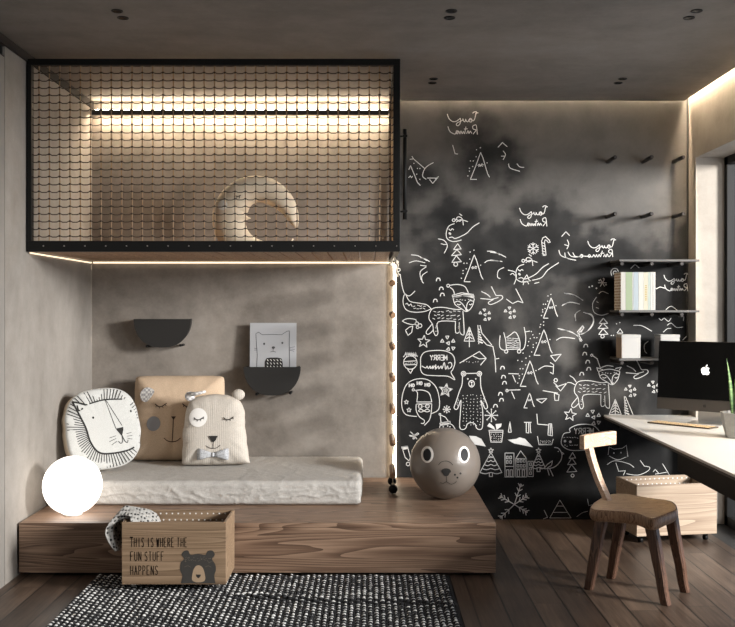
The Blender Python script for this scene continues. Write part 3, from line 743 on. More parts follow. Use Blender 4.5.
fs.append(tuple(range(NC))); fs.append(tuple(NA*NC+k_ for k_ in reversed(range(NC))))
b.add(vs, fs, 0, True)
M['moon'] = concrete('cream_plush', (.60,.50,.37), (.72,.62,.48), (.80,.71,.58), 4)
b.build('crescent', M['moon'], t_)
def moonsurf(x, z):
    zz = z-cz; r_ = sqrt(x*x+zz*zz); a = (math.degrees(atan2(zz, x))+14) % 360
    th = mth(min(346, a)); rc = Rm-th/2; dp = min(.075, .02+th*.38); k_ = min(.98, abs(r_-rc)/(th/2))
    return (x, -dp*sqrt(1-k_*k_)-.002, z)
b = MB(); disc(b, -.185, .280, .030, .030, moonsurf, rings=5); b.build('cheek_patch', mat('white_felt', (.85,.83,.78), .9), t_)
b = MB()
strip(b, smooth([(-.115,.348),(-.107,.334),(-.092,.331),(-.077,.338)]), .005, moonsurf)
for (x, z) in ((-.113,.338),(-.099,.331),(-.084,.332)): strip(b, [(x, z), (x-.003, z-.014)], .003, moonsurf)
b.build('sleeping_eye', M['ink'], t_, fix=False)

# ------------------------------------------------------------------ platform, mattress
pl = empty('bed_platform', (0, 0, 0), 0, 'low wide walnut platform running along the concrete wall under the loft', 'platform')
PX0, PX1, PY0, PZ = XL+.012, .646, 4.809, .272
b = MB(); b.box(PX0, PX1, PY0, YB-.022, .018, PZ-.024)
b.build('body', M['walnut'], pl, bevel=.002)
b = MB(); b.box(PX0, PX1, PY0, YB-.022, PZ-.0235, PZ)
b.build('top_board', M['walnut'], pl, bevel=.0025)
b = MB(); b.box(PX0+.01, PX1-.04, PY0+.05, YB-.05, 0, .018); b.build('plinth', M['black_matt'], pl)

m = mat('linen', (.42,.405,.38), .9); t = NT(m)
n1 = t.noise(t.coord((1, 1, 1)), 5, 5, .6, 1.2); n2 = t.noise(t.coord((60, 400, 400)), 1, 2)
n3 = t.noise(t.coord((400, 60, 60)), 1, 2)
t.l(t.ramp(t.math('ADD', t.math('MULTIPLY', n2, .5), t.math('MULTIPLY', n3, .5)), [(.35, (.37,.352,.33)), (.65, (.50,.478,.448))]), t.b.inputs['Base Color'])
t.bump(t.math('ADD', t.math('MULTIPLY', n1, 1), t.math('MULTIPLY', n2, .05)), .35, .03)
M['linen'] = m
b = MB(); mx0, mx1, my0, my1, mz0, mz1 = XL+.006, -.045, 5.222, YB-.008, PZ+.001, .408
nx_, ny_, nz_ = 110, 44, 8
def mpt(u, v, w):  # rounded box
    x = mx0+(mx1-mx0)*u; y = my0+(my1-my0)*v; z = mz0+(mz1-mz0)*w
    rr = .028
    cx = min(max(x, mx0+rr), mx1-rr); cy = min(max(y, my0+rr), my1-rr); cz_ = min(max(z, mz0+rr), mz1-rr)
    d = Vector((x-cx, y-cy, z-cz_))
    if d.length > 1e-6: d = d.normalized()*rr; p = Vector((cx, cy, cz_))+d
    else: p = Vector((x, y, z))
    nrm = d.normalized() if d.length > 1e-6 else Vector((0, 0, 1))
    front = max(0, 1-(p.y-my0)/.12)*(p.z < mz1-.004)
    q = Vector((p.x, p.y, p.z))
    w1 = 1-abs(noise.noise(Vector((q.x*7+q.z*9, q.y*5, q.z*14-q.x*3)))*2)
    w2 = 1-abs(noise.noise(Vector((q.x*15-q.z*12, q.y*12, q.z*22+q.x*8+5)))*2)
    amp = .003+.010*(1-abs(2*w-1))*(1 if front or p.x > mx1-.1 else .3)
    if w == 0: amp = 0
    return p+nrm*amp*((w1*.9)**5+.7*(w2*.9)**6)
def sheet(fn, nu, nv, flip=False):
    vs = [fn(i/nu, j/nv) for j in range(nv+1) for i in range(nu+1)]
    fs = [(j*(nu+1)+i, j*(nu+1)+i+1, (j+1)*(nu+1)+i+1, (j+1)*(nu+1)+i) for j in range(nv) for i in range(nu)]
    return vs, fs
for fn, nu, nv in ((lambda a, c: mpt(a, c, 1), nx_*2, ny_*2), (lambda a, c: mpt(a, 0, c), nx_*2, 24), (lambda a, c: mpt(1, a, c), ny_*2, 24), (lambda a, c: mpt(a, 1, c), nx_, 4), (lambda a, c: mpt(0, a, c), ny_, 4), (lambda a, c: mpt(a, c, 0), nx_, ny_)):
    vs, fs = sheet(fn, nu, nv); b.add(vs, fs, 0, True)
o = b.build('mattress', M['linen'], weld=True)
tag(o, 'thick mattress under wrinkled light grey linen sheet on the walnut platform', 'mattress')

# ------------------------------------------------------------------ pillows
class Pillow:
    """rounded cushion lying in its own x-z plane, front towards -y; outline in metres from the centre"""
    def __init__(s, outline, T, p=3.0, q=.5, edge=.12):
        s.o = outline; s.T = T; s.p = p; s.q = q; s.edge = edge
        n = 144; s.R = []
        for k_ in range(n):
            a = 2*pi*k_/n; d = (cos(a), sin(a)); best = .05
            for i in range(len(outline)):
                x1, y1 = outline[i]; x2, y2 = outline[(i+1) % len(outline)]
                ex, ey = x2-x1, y2-y1; den = d[0]*ey-d[1]*ex
                if abs(den) < 1e-12: continue
                tt = (x1*ey-y1*ex)/den; uu = (x1*d[1]-y1*d[0])/den
                if tt > 0 and -1e-6 <= uu <= 1+1e-6: best = max(best, tt)
            s.R.append(best)
    def rad(s, a):
        a = (a % (2*pi))/(2*pi)*len(s.R); i = int(a); f_ = a-i
        return s.R[i % len(s.R)]*(1-f_)+s.R[(i+1) % len(s.R)]*f_
    def h(s, x, z):
        r_ = sqrt(x*x+z*z)/s.rad(atan2(z, x)) if (x or z) else 0
        r_ = min(r_, 1)
        return s.T*(s.edge+(1-s.edge)*(1-r_**s.p)**s.q)
    def surf(s, off=.0015): return lambda x, z: (x, -s.h(x, z)-off, z)
    def mesh(s, wr=.006, seed=0):
        b = MB(); n = 144; rings = 22
        for side in (-1, 1):
            vs = []
            for j in range(rings+1):
                q = (j/rings)**.75
                for k_ in range(n):
                    a = 2*pi*k_/n; rr = s.R[k_]*q; x, z = rr*cos(a), rr*sin(a)
                    w = wr*(q**3)*noise.noise(Vector((cos(a)*5, sin(a)*5, seed+q*1.5)))
                    hh = s.T*(s.edge+(1-s.edge)*(1-q**s.p)**s.q)+w*1.2*(1 if q < 1 else 0)
                    vs.append((x*(1+w*.6/max(.05, rr)*q), side*max(.002, hh), z))
            b.add(vs, [(j*n+k_, j*n+(k_+1) % n, (j+1)*n+(k_+1) % n, (j+1)*n+k_) for j in range(rings) for k_ in range(n)], 0 if side < 0 else 1, True)
            if side < 0: e0 = len(b.v)-n
            else: e1 = len(b.v)-n
        for k_ in range(n): b.f.append((e0+k_, e1+k_, e1+(k_+1) % n, e0+(k_+1) % n)); b.mi.append(1); b.sm.append(True)
        return b
def sup(hw, hh, n=4, N=72, pinch=0):
    out = []
    for i in range(N):
        a = 2*pi*i/N; c_, s_ = cos(a), sin(a)
        x = hw*abs(c_)**(2/n)*(1 if c_ >= 0 else -1); z = hh*abs(s_)**(2/n)*(1 if s_ >= 0 else -1)
        k_ = 1+pinch*abs(sin(2*a))**6; out.append((x*k_, z*k_))
    return out
def fabric(name, col, sc=250, amt=.12, ridge=None):
    m = mat(name, col, .9); t = NT(m)
    n1 = t.noise(t.coord((sc, sc, sc)), 1, 2); n2 = t.noise(t.coord(), 6, 4)
    d = tuple(x*(1-amt) for x in col); l_ = tuple(min(1, x*(1+amt)) for x in col)
    t.l(t.ramp(n1, [(.3, d), (.7, l_)]), t.b.inputs['Base Color'])
    hh = t.math('ADD', n2, t.math('MULTIPLY', n1, .1))
    if ridge:
        w = t.n('ShaderNodeTexWave', wave_type='BANDS', bands_direction='X'); w.inputs['Scale'].default_value = ridge; w.inputs['Distortion'].default_value = .6
        t.l(t.coord(), w.inputs['Vector']); hh = t.math('ADD', hh, t.math('MULTIPLY', w.outputs['Fac'], .25))
    t.bump(hh, .3, .012)
    return m
M['lionface'] = fabric('white_cotton', (.52,.52,.50)); M['cream'] = fabric('cream_cotton', (.62,.52,.40)); M['peach'] = fabric('peach_cotton', (.56,.42,.295))
M['knit'] = fabric('ribbed_oat_cotton', (.52,.475,.42), 250, .15, 28); M['felt'] = mat('white_felt_patch', (.82,.80,.77), .95); M['greyfelt'] = mat('grey_felt_patch', (.27,.27,.28), .95)
m = mat('check_cotton', (.7,.7,.7), .9); t = NT(m); ck = t.n('ShaderNodeTexChecker'); ck.inputs['Scale'].default_value = 70; ck.inputs[1].default_value = (.80,.79,.77,1); ck.inputs[2].default_value = (.42,.41,.42,1)
t.l(t.coord(), ck.inputs['Vector']); t.l(ck.outputs[0], t.b.inputs['Base Color']); M['check'] = m

# lion
P = Pillow(sup(.215, .236, 2.8), .068, 5.0, .4, .66)
root = empty('lion_pillow', (-1.597, 5.545, .640), R(27), 'round white pillow printed with a black line lion face and striped mane', 'pillow')
root.rotation_euler = (R(-12), R(-4), R(31))
P.mesh(.010, 1).build('cover', [M['lionface'], M['cream']], root)
L = lambda x, y: ((x-285)/195*.215, -(y-355)/225*.238)
b = MB(); sf = P.surf()
for pl_, w_ in (([(140,190),(165,265),(190,340),(205,420),(240,480),(300,497),(400,492),(465,462)], .010), ([(140,190),(170,200),(205,216)], .010), ([(205,216),(300,200),(400,208)], .008),
    ([(160,212),(166,242),(188,232)], .009), ([(308,203),(345,365)], .0035), ([(312,203),(380,355)], .0035),
    ([(372,405),(371,440),(360,450),(350,436)], .004), ([(372,405),(384,440),(396,450),(402,436)], .004)):
    strip(b, smooth([L(*q) for q in pl_], 6), w_, sf)
for q in (((305,412),(340,405)),((302,432),(340,420)),((312,452),(342,436)),((398,402),(425,398)),((400,416),(428,416)),((400,428),(426,436))): strip(b, [L(*q[0]), L(*q[1])], .003, sf)
fill(b, [L(345,366), L(384,362), L(384,376), L(372,412), L(350,378)], sf)
disc(b, *L(234,290), .006, .007, sf, n=12); disc(b, *L(437,280), .006, .007, sf, n=12)
for i in range(74):
    a = 2*pi*i/74; ca, sa = cos(a), sin(a); Ro = P.rad(a)*.968
    # inner end: where the ray meets the face outline
    poly = [L(*q) for q in ((140,190),(165,265),(190,340),(205,420),(240,480),(300,497),(400,492),(465,462),(462,300),(430,240),(400,208),(300,200),(205,216))]
    best = 0
    for j in range(len(poly)):
        x1, y1 = poly[j]; x2, y2 = poly[(j+1) % len(poly)]; ex, ey = x2-x1, y2-y1; den = ca*ey-sa*ex
        if abs(den) < 1e-9: continue
        tt = (x1*ey-y1*ex)/den; uu = (x1*sa-y1*ca)/den
        if tt > 0 and 0 <= uu <= 1: best = max(best, tt)
    if best+.006 < Ro: strip(b, [((best+.004+(Ro-best)*.0)*ca, (best+.004)*sa), ((best+Ro)/2*ca, (best+Ro)/2*sa), (Ro*ca, Ro*sa)], .0048, sf)
b.build('lion_print', M['ink'], root, fix=False)

# big bear pillow
P = Pillow(sup(.283, .266, 11, 120, .03), .10, 2.3, .6, .08)
root = empty('bear_pillow', (-1.202, 5.972, .660), 0, 'large square peach pillow with sleepy bear face and grey cheek', 'pillow')
root.rotation_euler = (R(-13), 0, R(2))
P.mesh(.010, 5).build('cover', [M['peach'], M['peach']], root)
L = lambda x, y: ((x-350)/282*.272, -(y-310)/260*.262)
sf = P.surf(.003); M['thread'] = mat('brown_thread', (.045,.022,.014), .8)
b = MB(); disc(b, *L(205,357), .044, .046, sf, n=24, rings=4); b.build('cheek_patch', M['greyfelt'], root)
b = MB(); fill(b, [L(*q) for q in smooth([(108,160),(150,130),(200,150),(185,190),(150,222),(115,205)], 4, True)[:-1]], P.surf(.008)); b.build('ear', M['check'], root)
for ex in (248, 425):
    b = MB()
    strip(b, smooth([L(ex-38,235),L(ex-18,250),L(ex+5,252),L(ex+38,232)], 5), .006, sf)
    for q in ((ex-28,244,ex-32,256),(ex-8,251,ex-9,264),(ex+12,250,ex+16,262),(ex+28,240,ex+36,250)): strip(b, [L(q[0],q[1]), L(q[2],q[3])], .004, sf)
    b.build('sleeping_eye', M['thread'], root, fix=False)
b = MB()
strip(b, [L(333,325), L(332,395), L(328,465)], .0045, sf); strip(b, smooth([L(275,445),L(298,462),L(328,468),L(358,462),L(382,445)], 5), .0045, sf)
fill(b, [L(318,314), L(350,314), L(334,336)], sf); b.build('muzzle', M['thread'], root, fix=False)

# puppy pillow in front
L = lambda x, y: ((x-300)/6.27/164*.985, -(y-325)/6.27/164*.985)
ol = smooth([L(*q) for q in [(90,528),(100,508),(98,400),(106,270),(124,170),(165,120),(230,102),(300,94),(390,104),(450,135),(482,190),(492,300),(505,420),(514,500),(524,522),(500,534),(300,540),(140,540)]], 4, True)[:-1]
P = Pillow(ol, .085, 4.2, .5, .12)
root = empty('puppy_pillow', (-.938, 5.760, .618), 0, 'oat ribbed puppy pillow with round ears and grey bow tie before the square one', 'pillow')
root.rotation_euler = (R(-9), 0, R(3))
P.mesh(.010, 9).build('cover', [M['knit'], M['knit']], root)
sf = P.surf(.003)
b = MB(); x, z = L(445, 98); b.ball((x, -.012, z), .038, 18, 0, 1.05, .7, .9); b.build('ear', M['knit'], root)
b = MB(); x, z = L(140, 108); b.ball((x, -.025, z), .030, 18, 0, 1.05, .6, 1.0)
x2, z2 = L(205, 88); b.tube([(x, -.03, z+.01), (x2, -.04, z2), (x2+.035, -.035, z2+.01)], [.026, .016, .012], 10, 0, True, True, .6); b.build('ear', M['check'], root)
b = MB(); disc(b, *L(202,245), .055, .057, P.surf(.004), n=28, rings=4); b.build('eye_patch', M['felt'], root)
sf2 = P.surf(.006)
for ex in (207, 392):
    b = MB()
    strip(b, smooth([L(ex-32,245),L(ex-15,258),L(ex+8,258),L(ex+32,242)], 5), .0055, sf2)
    for q in ((ex-26,250,ex-30,262),(ex-9,258,ex-10,270),(ex+10,257,ex+13,268),(ex+25,248,ex+32,256)): strip(b, [L(q[0],q[1]), L(q[2],q[3])], .0038, sf2)
    b.build('sleeping_eye', M['ink'], root, fix=False)
b = MB()
fill(b, [L(270,360), L(328,360), L(316,385), L(300,402), L(282,382)], sf2)
strip(b, [L(299,400), L(298,436)], .003, sf); strip(b, smooth([L(252,420),L(275,434),L(298,438),L(322,434),L(343,418)], 5), .0035, sf)
b.build('muzzle', M['ink'], root, fix=False)
b = MB(); cx, cz_ = L(299, 476); hh = P.h(cx, cz_)
for s_ in (-1, 1):
    b.tube([(cx+s_*.004, -hh-.010, cz_), (cx+s_*.035, -hh-.012, cz_+.001), (cx+s_*.066, -hh-.014, cz_+.002), (cx+s_*.090, -hh-.004, cz_+.002)], [.012, .020, .031, .036], 12, 0, True, True, .38, up=(0, 1, 0))
b.ball((cx, -hh-.014, cz_), .012, 10, 0, .9, .8, 1.2)
m = fabric('grey_bow_cotton', (.42,.43,.45), 120, .35); b.build('bow_tie', m, root)

for nm_ in ('lion_pillow', 'bear_pillow', 'puppy_pillow'):
    o = bpy.data.objects[nm_]; bpy.context.view_layer.update()
    lo = min((ch.matrix_world @ v.co).z for ch in o.children for v in ch.data.vertices)
    hi = max((ch.matrix_world @ v.co).y for ch in o.children for v in ch.data.vertices)
    le = min((ch.matrix_world @ v.co).x for ch in o.children for v in ch.data.vertices)
    print('PILLOW', nm_, 'low', round(lo, 4), 'back', round(hi, 4), 'left', round(le, 4))
    o.location.z += .4125-lo
    if le < XL+.006: o.location.x += XL+.006-le

# ------------------------------------------------------------------ globe lamp
GY, Gr = 5.005, .153
root = empty('globe_lamp', (-1.570, GY, PZ), 0, 'glowing white globe lamp standing on the left end of the walnut platform', 'lamp')
m = mat('glowing_glass', (.9,.9,.88), .3, 0, (1, .93, .84), 2.6)
b = MB(); b.ball((0, 0, Gr+.003), Gr, 48); b.build('globe', m, root)
b = MB(); b.lathe([(0,0),(.05,0),(.05,.008),(0,.008)]); b.build('base', M['white'], root)

# ------------------------------------------------------------------ bear exercise ball
Br = .2024; BX, BY = .437, 5.434
root = empty('bear_ball', (BX, BY, PZ), 0, 'large taupe ball with a bear face standing on the right end of the platform', 'ball')
b = MB(); b.ball((0, 0, Br), Br, 64); M['ball'] = mat('taupe_vinyl', (.165,.139,.118), .33, coat=.15); b.build('sphere', M['ball'], root)
def bs(off):
    def f_(x, z):
        yy = sqrt(max(1e-4, 1-x*x-z*z)); v_ = Vector((x, -yy, z)).normalized()*(Br+off)
        v_ = Matrix.Rotation(R(-5), 3, 'Z') @ Matrix.Rotation(R(-8), 3, 'X') @ v_
        return (v_.x, v_.y, v_.z+Br)
    return f_
# face coordinates: fractions of the radius as seen from the front
L = lambda x, y: ((x-282)/220, -(y-269)/220)
M['eyewhite'] = mat('white_print', (.80,.77,.73), .4); M['pupil'] = mat('charcoal_print', (.02,.02,.022), .6, spec=.2)
for (x, y, rx, ry, px_, py_, qx, qy) in ((176,215,39,50,176,217,25,37),(398,213,34,50,400,214,23,38)):
    b = MB(); disc(b, *L(x, y), rx/220, ry/220, bs(.0008), n=32, rings=5); e_ = b.build('eye', M['eyewhite'], root, fix=False)
    b = MB(); disc(b, *L(px_, py_), qx/220, qy/220, bs(.0016), n=28, rings=4); b.build('pupil', M['pupil'], e_, fix=False)
b = MB(); s2 = bs(.0012)
strip(b, smooth([L(245,275),L(262,258),L(290,252),L(315,260),L(330,275)], 6), .014, s2)
disc(b, *L(290,312), 29/220, 17/220, s2, n=20, rings=3); fill(b, [L(266,318), L(314,318), L(303,338), L(290,343), L(277,338)], s2)
strip(b, [L(291,335), L(294,375)], .012, s2); strip(b, smooth([L(255,380),L(272,386),L(292,376),L(320,390),L(345,380),L(352,370)], 5), .012, s2)
for (x, y) in ((343,333),(376,325),(358,350)): disc(b, *L(x, y), .028, .028, s2, n=10, rings=2)
b.build('muzzle_print', M['ink'], root, fix=False)

# ------------------------------------------------------------------ rope ladder
root = empty('rope_ladder', (.142, 0, 0), 0, 'hanging rope ladder with round wooden rungs beside the glowing wall strip', 'ladder')
ya, yb = 5.56, 5.82
for (yy, s_) in ((ya, 1), (yb, -1)):
    b = MB(); b.tube([(0.003*sin(i*1.1), yy, 1.658-(1.658-.335)*i/28) for i in range(29)], .0036, 6, 0)
    b.ball((0, yy, .330), .010, 8); b.ball((.014*s_+.006, yy-.01, 1.635), .013, 8); b.tube([(.012,yy,1.655),(.030,yy-.01,1.62),(.022,yy,1.585),(.036,yy-.012,1.56)], .004, 6)
    b.build('side_rope', M['rope'], root)
for i in range(7):
    z = 1.513-i*.1885; tl = (.012*sin(i*2.1)); b = MB()
    b.tube([(-.004+tl*.4, ya-.022, z-.003), (-.002, ya-.014, z), (.0, yb+.014, z+.004), (.0, yb+.022, z+.004)], [.014, .0185, .0185, .014], 14)
    b.build('rung', M['rung'], root)
for yy in (ya, yb):
    b = MB(); b.ball((0, yy, PZ+.028), .027, 20); b.build('end_ball', M['black'], root)

# ------------------------------------------------------------------ wall pockets and cat card
def pocket(px, py, label):
    root = empty('wall_pocket', (wx(px)*157.5/157.5*S/157.5, YB, EYE-(py-308)/157.5), 0, label, 'wall pocket', 'half-round wall pockets')
    W_ = .182; Hh = .182; n = 28
    prof = [(W_*cos(pi+pi*i/n), Hh*sin(pi+pi*i/n)*(1 if 1 else 0)) for i in range(n+1)]
    prof = [(W_*(1 if x_ > 0 else -1)*min(1, abs(x_/W_))**.82, z_) for x_, z_ in prof]
    b = MB(); y0 = -.115; th = .004
    b.prism(prof, 0, th, lambda u, v, h: (u, y0+h, v)); b.build('front_plate', M['anthracite'], root)
    b = MB(); k_ = .93
    inner = [(x_*k_, z_*k_) for x_, z_ in prof]
    for i in range(n):
        (xa, za), (xb, zb) = inner[i], inner[i+1]; e = .965
        b.add([(xa, y0+th, za), (xb, y0+th, zb), (xb, -.001, zb), (xa, -.001, za), (xa*e, y0+th, za*e), (xb*e, y0+th, zb*e), (xb*e, -.001, zb*e), (xa*e, -.001, za*e)],
              [(0,1,2,3),(4,7,6,5),(0,4,5,1),(3,2,6,7)])
    b.build('rim', M['anthracite'], root, weld=True)
    for (x_, z_) in ((.115, -.168), (-.10, -.174)):
        b = MB(); b.cyl((x_, -.10, z_), (x_, -.001, z_), .008, 10); b.ball((x_, -.10, z_), .009, 10)
        b.build('support_pin', M['black'], root, weld=True)
    return root
pocket(162, 319, 'empty dark half-round wall pocket above the square bear pillow')
pocket(272, 367, 'dark half-round wall pocket holding the cat card')
root = empty('cat_card', (-.614, 6.040, 1.271-.36), 0, 'pale grey card with a drawn cat standing in the right wall pocket', 'card')
root.rotation_euler = (R(-4), 0, R(0))
CW, CHt = .148, .36
b = MB(); b.box(-CW, CW, -.006, .006, 0, CHt); b.build('board', mat('pale_card', (.36,.365,.38), .7), root)
cs = lambda x, y: ((x-272)/142*CW, -.0072, CHt-(y-83)/142*CW)
def cln(b, *pts, w=.003, sm=True):
    P_ = smooth(list(pts), 5) if sm and len(pts) > 2 else list(pts)
    strip(b, P_, w*142/CW, cs)
b = MB()
cln(b,(172,357),(176,280),(170,220),(166,150),(182,140),(205,156),(270,154),(325,156),(355,135),(372,132),(372,200),(374,357), sm=False)
for q in ((372,236,405,230),(372,243,405,246),(372,250,402,258),(155,238,175,242),(155,250,176,250)): cln(b,(q[0],q[1]),(q[2],q[3]), w=.0025)
disc(b,217,212,6,7,cs,n=10,rings=1); disc(b,329,206,6,7,cs,n=10,rings=1); disc(b,274,235,10,8,cs,n=12,rings=1); cln(b,(274,240),(272,258)); cln(b,(256,262),(272,258),(290,263))
b.build('cat_print', mat('pencil_grey', (.06,.06,.065), .8), root, fix=False)
b = MB(); fill(b, [(220,400),(222,320),(232,300),(255,296),(300,296),(325,302),(332,330),(334,400)], cs); b.build('black_bib', M['ink'], root, fix=False)
b = MB()
for i in range(5):
    for j in range(3):
        x = 240+i*20; y = 312+j*20; strip(b, [(x-4,y-5),(x+4,y+5)], 3, lambda x, y: (cs(x,y)[0], -.0078, cs(x,y)[2]))
b.build('bib_pattern', M['felt'], root, fix=False)

# ------------------------------------------------------------------ toy crates on castors
CWd, CDp, CHh, T_ = .496, .290, .296, .012
def make_crate(label, wd, printed, z0_=.047):
    root = empty('toy_crate', (0, 0, 0), 0, label, 'crate', 'wooden toy crates on castors')
    z1_ = z0_+CHh; hx = CWd/2; wr_ = .0165 if z0_ > .04 else .0115
    b = MB(); b.box(-hx, hx, 0, T_, z0_, z1_); b.build('front_panel', wd, root, bevel=.001)
    b = MB(); b.box(-hx, hx, CDp-T_, CDp, z0_, z1_); bp = b.build('back_panel', wd, root, bevel=.001)
    for s_ in (-1, 1):
        b = MB(); b.box(s_*hx-(T_ if s_ > 0 else 0), s_*hx+(T_ if s_ < 0 else 0), T_+.0003, CDp-T_-.0003, z0_, z1_); b.build('side_panel', wd, root, bevel=.001)
    b = MB(); b.box(-hx+T_, hx-T_, T_, CDp-T_, z0_, z0_+.012); b.build('bottom_panel', wd, root)
    b = MB()
    for j in range(6):
        for i in range(16):
            x = -hx+.035+i*.054/2*2*.55+(.0148 if j % 2 else 0); z = z1_-.018-j*.032
            if x < hx-.02: disc(b, x, z, .0042, .0042, lambda x, z: (x, CDp-T_-.0008, z), n=10, rings=1)
    b.build('dot_pattern', M['felt'], bp, fix=False)
    for sx_ in (-1, 1):
        for yy in (.05, CDp-.05):
            b = MB(); x = sx_*(hx-.045); b.cyl((x, yy, z0_-.006), (x, yy, z0_), .016, 12); b.box(x-.012, x+.012, yy-.006, yy+.006, wr_, z0_-.005); c_ = b.build('castor', M['black'], root)
            b = MB(); b.cyl((x-.010, yy, wr_), (x+.010, yy, wr_), wr_-.0005, 16); b.build('wheel', M['steel'] if printed else M['black'], c_)
    return root, z0_, z1_
root, cz0, cz1 = make_crate('printed wooden toy crate with a bear head and blanket on the rug', M['crate'], True, .027)
root.location = (-.9305, 4.506, .021)
kx = lambda x: (x-335)/546*CWd; kz = lambda y: cz1-(y-118)/329*CHh
fsurf = lambda x, z: (x, -.0009, z)
b = MB()
for (txt, x, y, w_, g_) in (('THIS IS WHERE THE', 108, 248, 11.4, 8.1), ('FUN STUFF', 108, 322, 12.4, 9.0), ('HAPPENS', 108, 396, 12.6, 9.0)):
    for pl_ in write(txt, 0, 0, w_, 48, g_): strip(b, [(kx(x+p_[0]), kz(y-p_[1])) for p_ in pl_], .0031, fsurf)
for pl_ in write('T', 0, 0, 14, 12, 0): strip(b, [(kx(104+p_[0]*1.2), kz(200-p_[1]*.3)) for p_ in pl_], .0045, fsurf)
b.build('lettering', mat('dark_print', (.012,.008,.006), .9, spec=.1), root, fix=False)
b = MB(); ol = smooth([(372,441),(380,400),(368,370),(372,330),(390,312),(376,290),(388,270),(410,268),(424,290),(462,284),(500,290),(512,270),(538,268),(550,290),(536,312),(552,340),(556,370),(548,400),(554,441)], 4)
fill(b, [(kx(x), kz(y)) for x, y in ol], fsurf); b.build('bear_print', mat('charcoal_print_on_wood', (.040,.036,.032), .85), root, fix=False)
b = MB(); m1 = lambda x, z: (x, -.0014, z)
fill(b, [(kx(x), kz(y)) for x, y in smooth([(432,425),(434,385),(446,355),(464,345),(484,355),(496,385),(498,425),(465,436)], 4, True)[:-1]], m1); b.build('muzzle_print', mat('muzzle_wood', (.38,.27,.175), .7), root, fix=False)
b = MB(); m2 = lambda x, z: (x, -.0019, z); fill(b, [(kx(450), kz(394)), (kx(478), kz(394)), (kx(474), kz(406)), (kx(464), kz(414)), (kx(454), kz(406))], m2); b.build('nose_print', M['ink'], root, fix=False)
b = MB()
for (x, y) in ((408,352),(516,352)): strip(b, smooth([(kx(x-16),kz(y+2)),(kx(x),kz(y-4)),(kx(x+16),kz(y+3))]), .0018, m2)
for i in range(60):
    x = rnd.uniform(385,545); y = rnd.uniform(300,335)
    if 425 < x < 505 and y > 325: continue
    strip(b, [(kx(x),kz(y)),(kx(x+6),kz(y-2))], .0016, m2)
b.build('fur_marks', mat('light_print', (.13,.105,.08), .8), root, fix=False)
r2, _, _ = make_crate('plain pale wooden crate with dotted lining under the desk behind the chair', M['crate2'], False)
r2.location = (1.790, 5.49, 0); r2.rotation_euler = (0, 0, R(9))
# cables or toys are not visible inside; a knitted blanket hangs out of the printed crate
m = mat('flecked_blanket', (.3,.3,.3), .95); t = NT(m)
vo = t.n('ShaderNodeTexVoronoi'); vo.inputs['Scale'].default_value = 62; vo.inputs['Randomness'].default_value = .25; t.l(t.coord((1, 1, .9)), vo.inputs['Vector'])
t.l(t.ramp(vo.outputs['Distance'], [(.28, (.02,.02,.021)), (.38, (.36,.35,.33)), (.8, (.46,.45,.43))]), t.b.inputs['Base Color']); t.bump(vo.outputs['Distance'], .5, .01)
M['blanket'] = m
b = MB(); hx = -.9305-CWd/2; rim = .021+cz1
path = smooth([(hx+.15, rim-.12), (hx+.125, rim-.05), (hx+.085, rim-.018), (hx+.035, rim+.0), (hx-.006, rim+.002), (hx-.040, rim-.006), (hx-.062, rim-.045), (hx-.052, rim-.09), (hx-.026, rim-.135)], 6)
NV = 30
vs = []
for i, (x, z) in enumerate(path):
    s_ = i/(len(path)-1)
    for j in range(NV+1):
        v_ = j/NV; y = 4.530+.235*v_*(1-.35*max(0, s_-.5)*2*.8)
        fold = .016*sin(v_*15+s_*3)+.010*noise.noise(Vector((s_*4, v_*7, 2)))
        lift = fold if s_ > .12 else fold*.4
        nx_2 = -1 if s_ > .62 else -.3
        zz = z+(lift+.014)*(1 if s_ < .62 else .25)-max(0, s_-.6)*.10*abs(v_-.35)
        xx = x+nx_2*(lift+.012)
        if x > hx+.05: zz -= .075*max(0, 1-v_/.35)**1.5
        if xx > hx-.006 and xx < hx+.02: zz = max(zz, rim+.006)
        if s_ > .62: xx = min(xx, hx-.010)
        vs.append((xx, y, zz))
nP = len(path)
b.add(vs, [(i*(NV+1)+j, i*(NV+1)+j+1, (i+1)*(NV+1)+j+1, (i+1)*(NV+1)+j) for i in range(nP-1) for j in range(NV)], 0, True)
o = b.build('knitted_blanket', M['blanket']); sm_ = o.modifiers.new('thick', 'SOLIDIFY'); sm_.thickness = .005
tag(o, 'grey flecked knitted blanket spilling over the left side of the printed crate', 'blanket')

# ------------------------------------------------------------------ rug
root = empty('woven_rug', (0, 0, 0), 0, 'chunky black and white woven rug lying on the floor before the platform', 'rug')
RX0, RX1, RY0, RY1 = -1.372, .410, 3.30, 4.800
def ridge(x, y):
    yc = 4.44-.10*(x+.7)-.05*max(0, x+.1)+.015*sin(x*9)
    d = (y-yc)/.028
    return (.014*math.exp(-d*d))*min(1, max(0, (x+.72)*6))*min(1, max(0, (RX1+.02-x)*12))
b = MB(); nu, nv = 150, 120
vs, fs = sheet(lambda a, c: (RX0+(RX1-RX0)*a, RY0+(RY1-RY0)*c, .009+ridge(RX0+(RX1-RX0)*a, RY0+(RY1-RY0)*c)), nu, nv)
b.add(vs, fs, 0, True)
vs, fs = sheet(lambda a, c: (RX0+(RX1-RX0)*a, RY0+(RY1-RY0)*c, .001), 2, 2); b.add(vs, fs)
b.box(RX0, RX1, RY0, RY0+.004, .001, .009); b.box(RX0, RX1, RY1-.004, RY1, .001, .009); b.box(RX0, RX0+.004, RY0, RY1, .001, .009); b.box(RX1-.004, RX1, RY0, RY1, .001, .009)
b.build('backing', mat('black_wool', (.010,.010,.011), .95), root, fix=False)
wh = MB(); bk = MB(); r = random.Random(5)
colw = .0285; roww = .034
nc = int((RX1-RX0)/colw); nr = int((RY1-3.6)/roww)
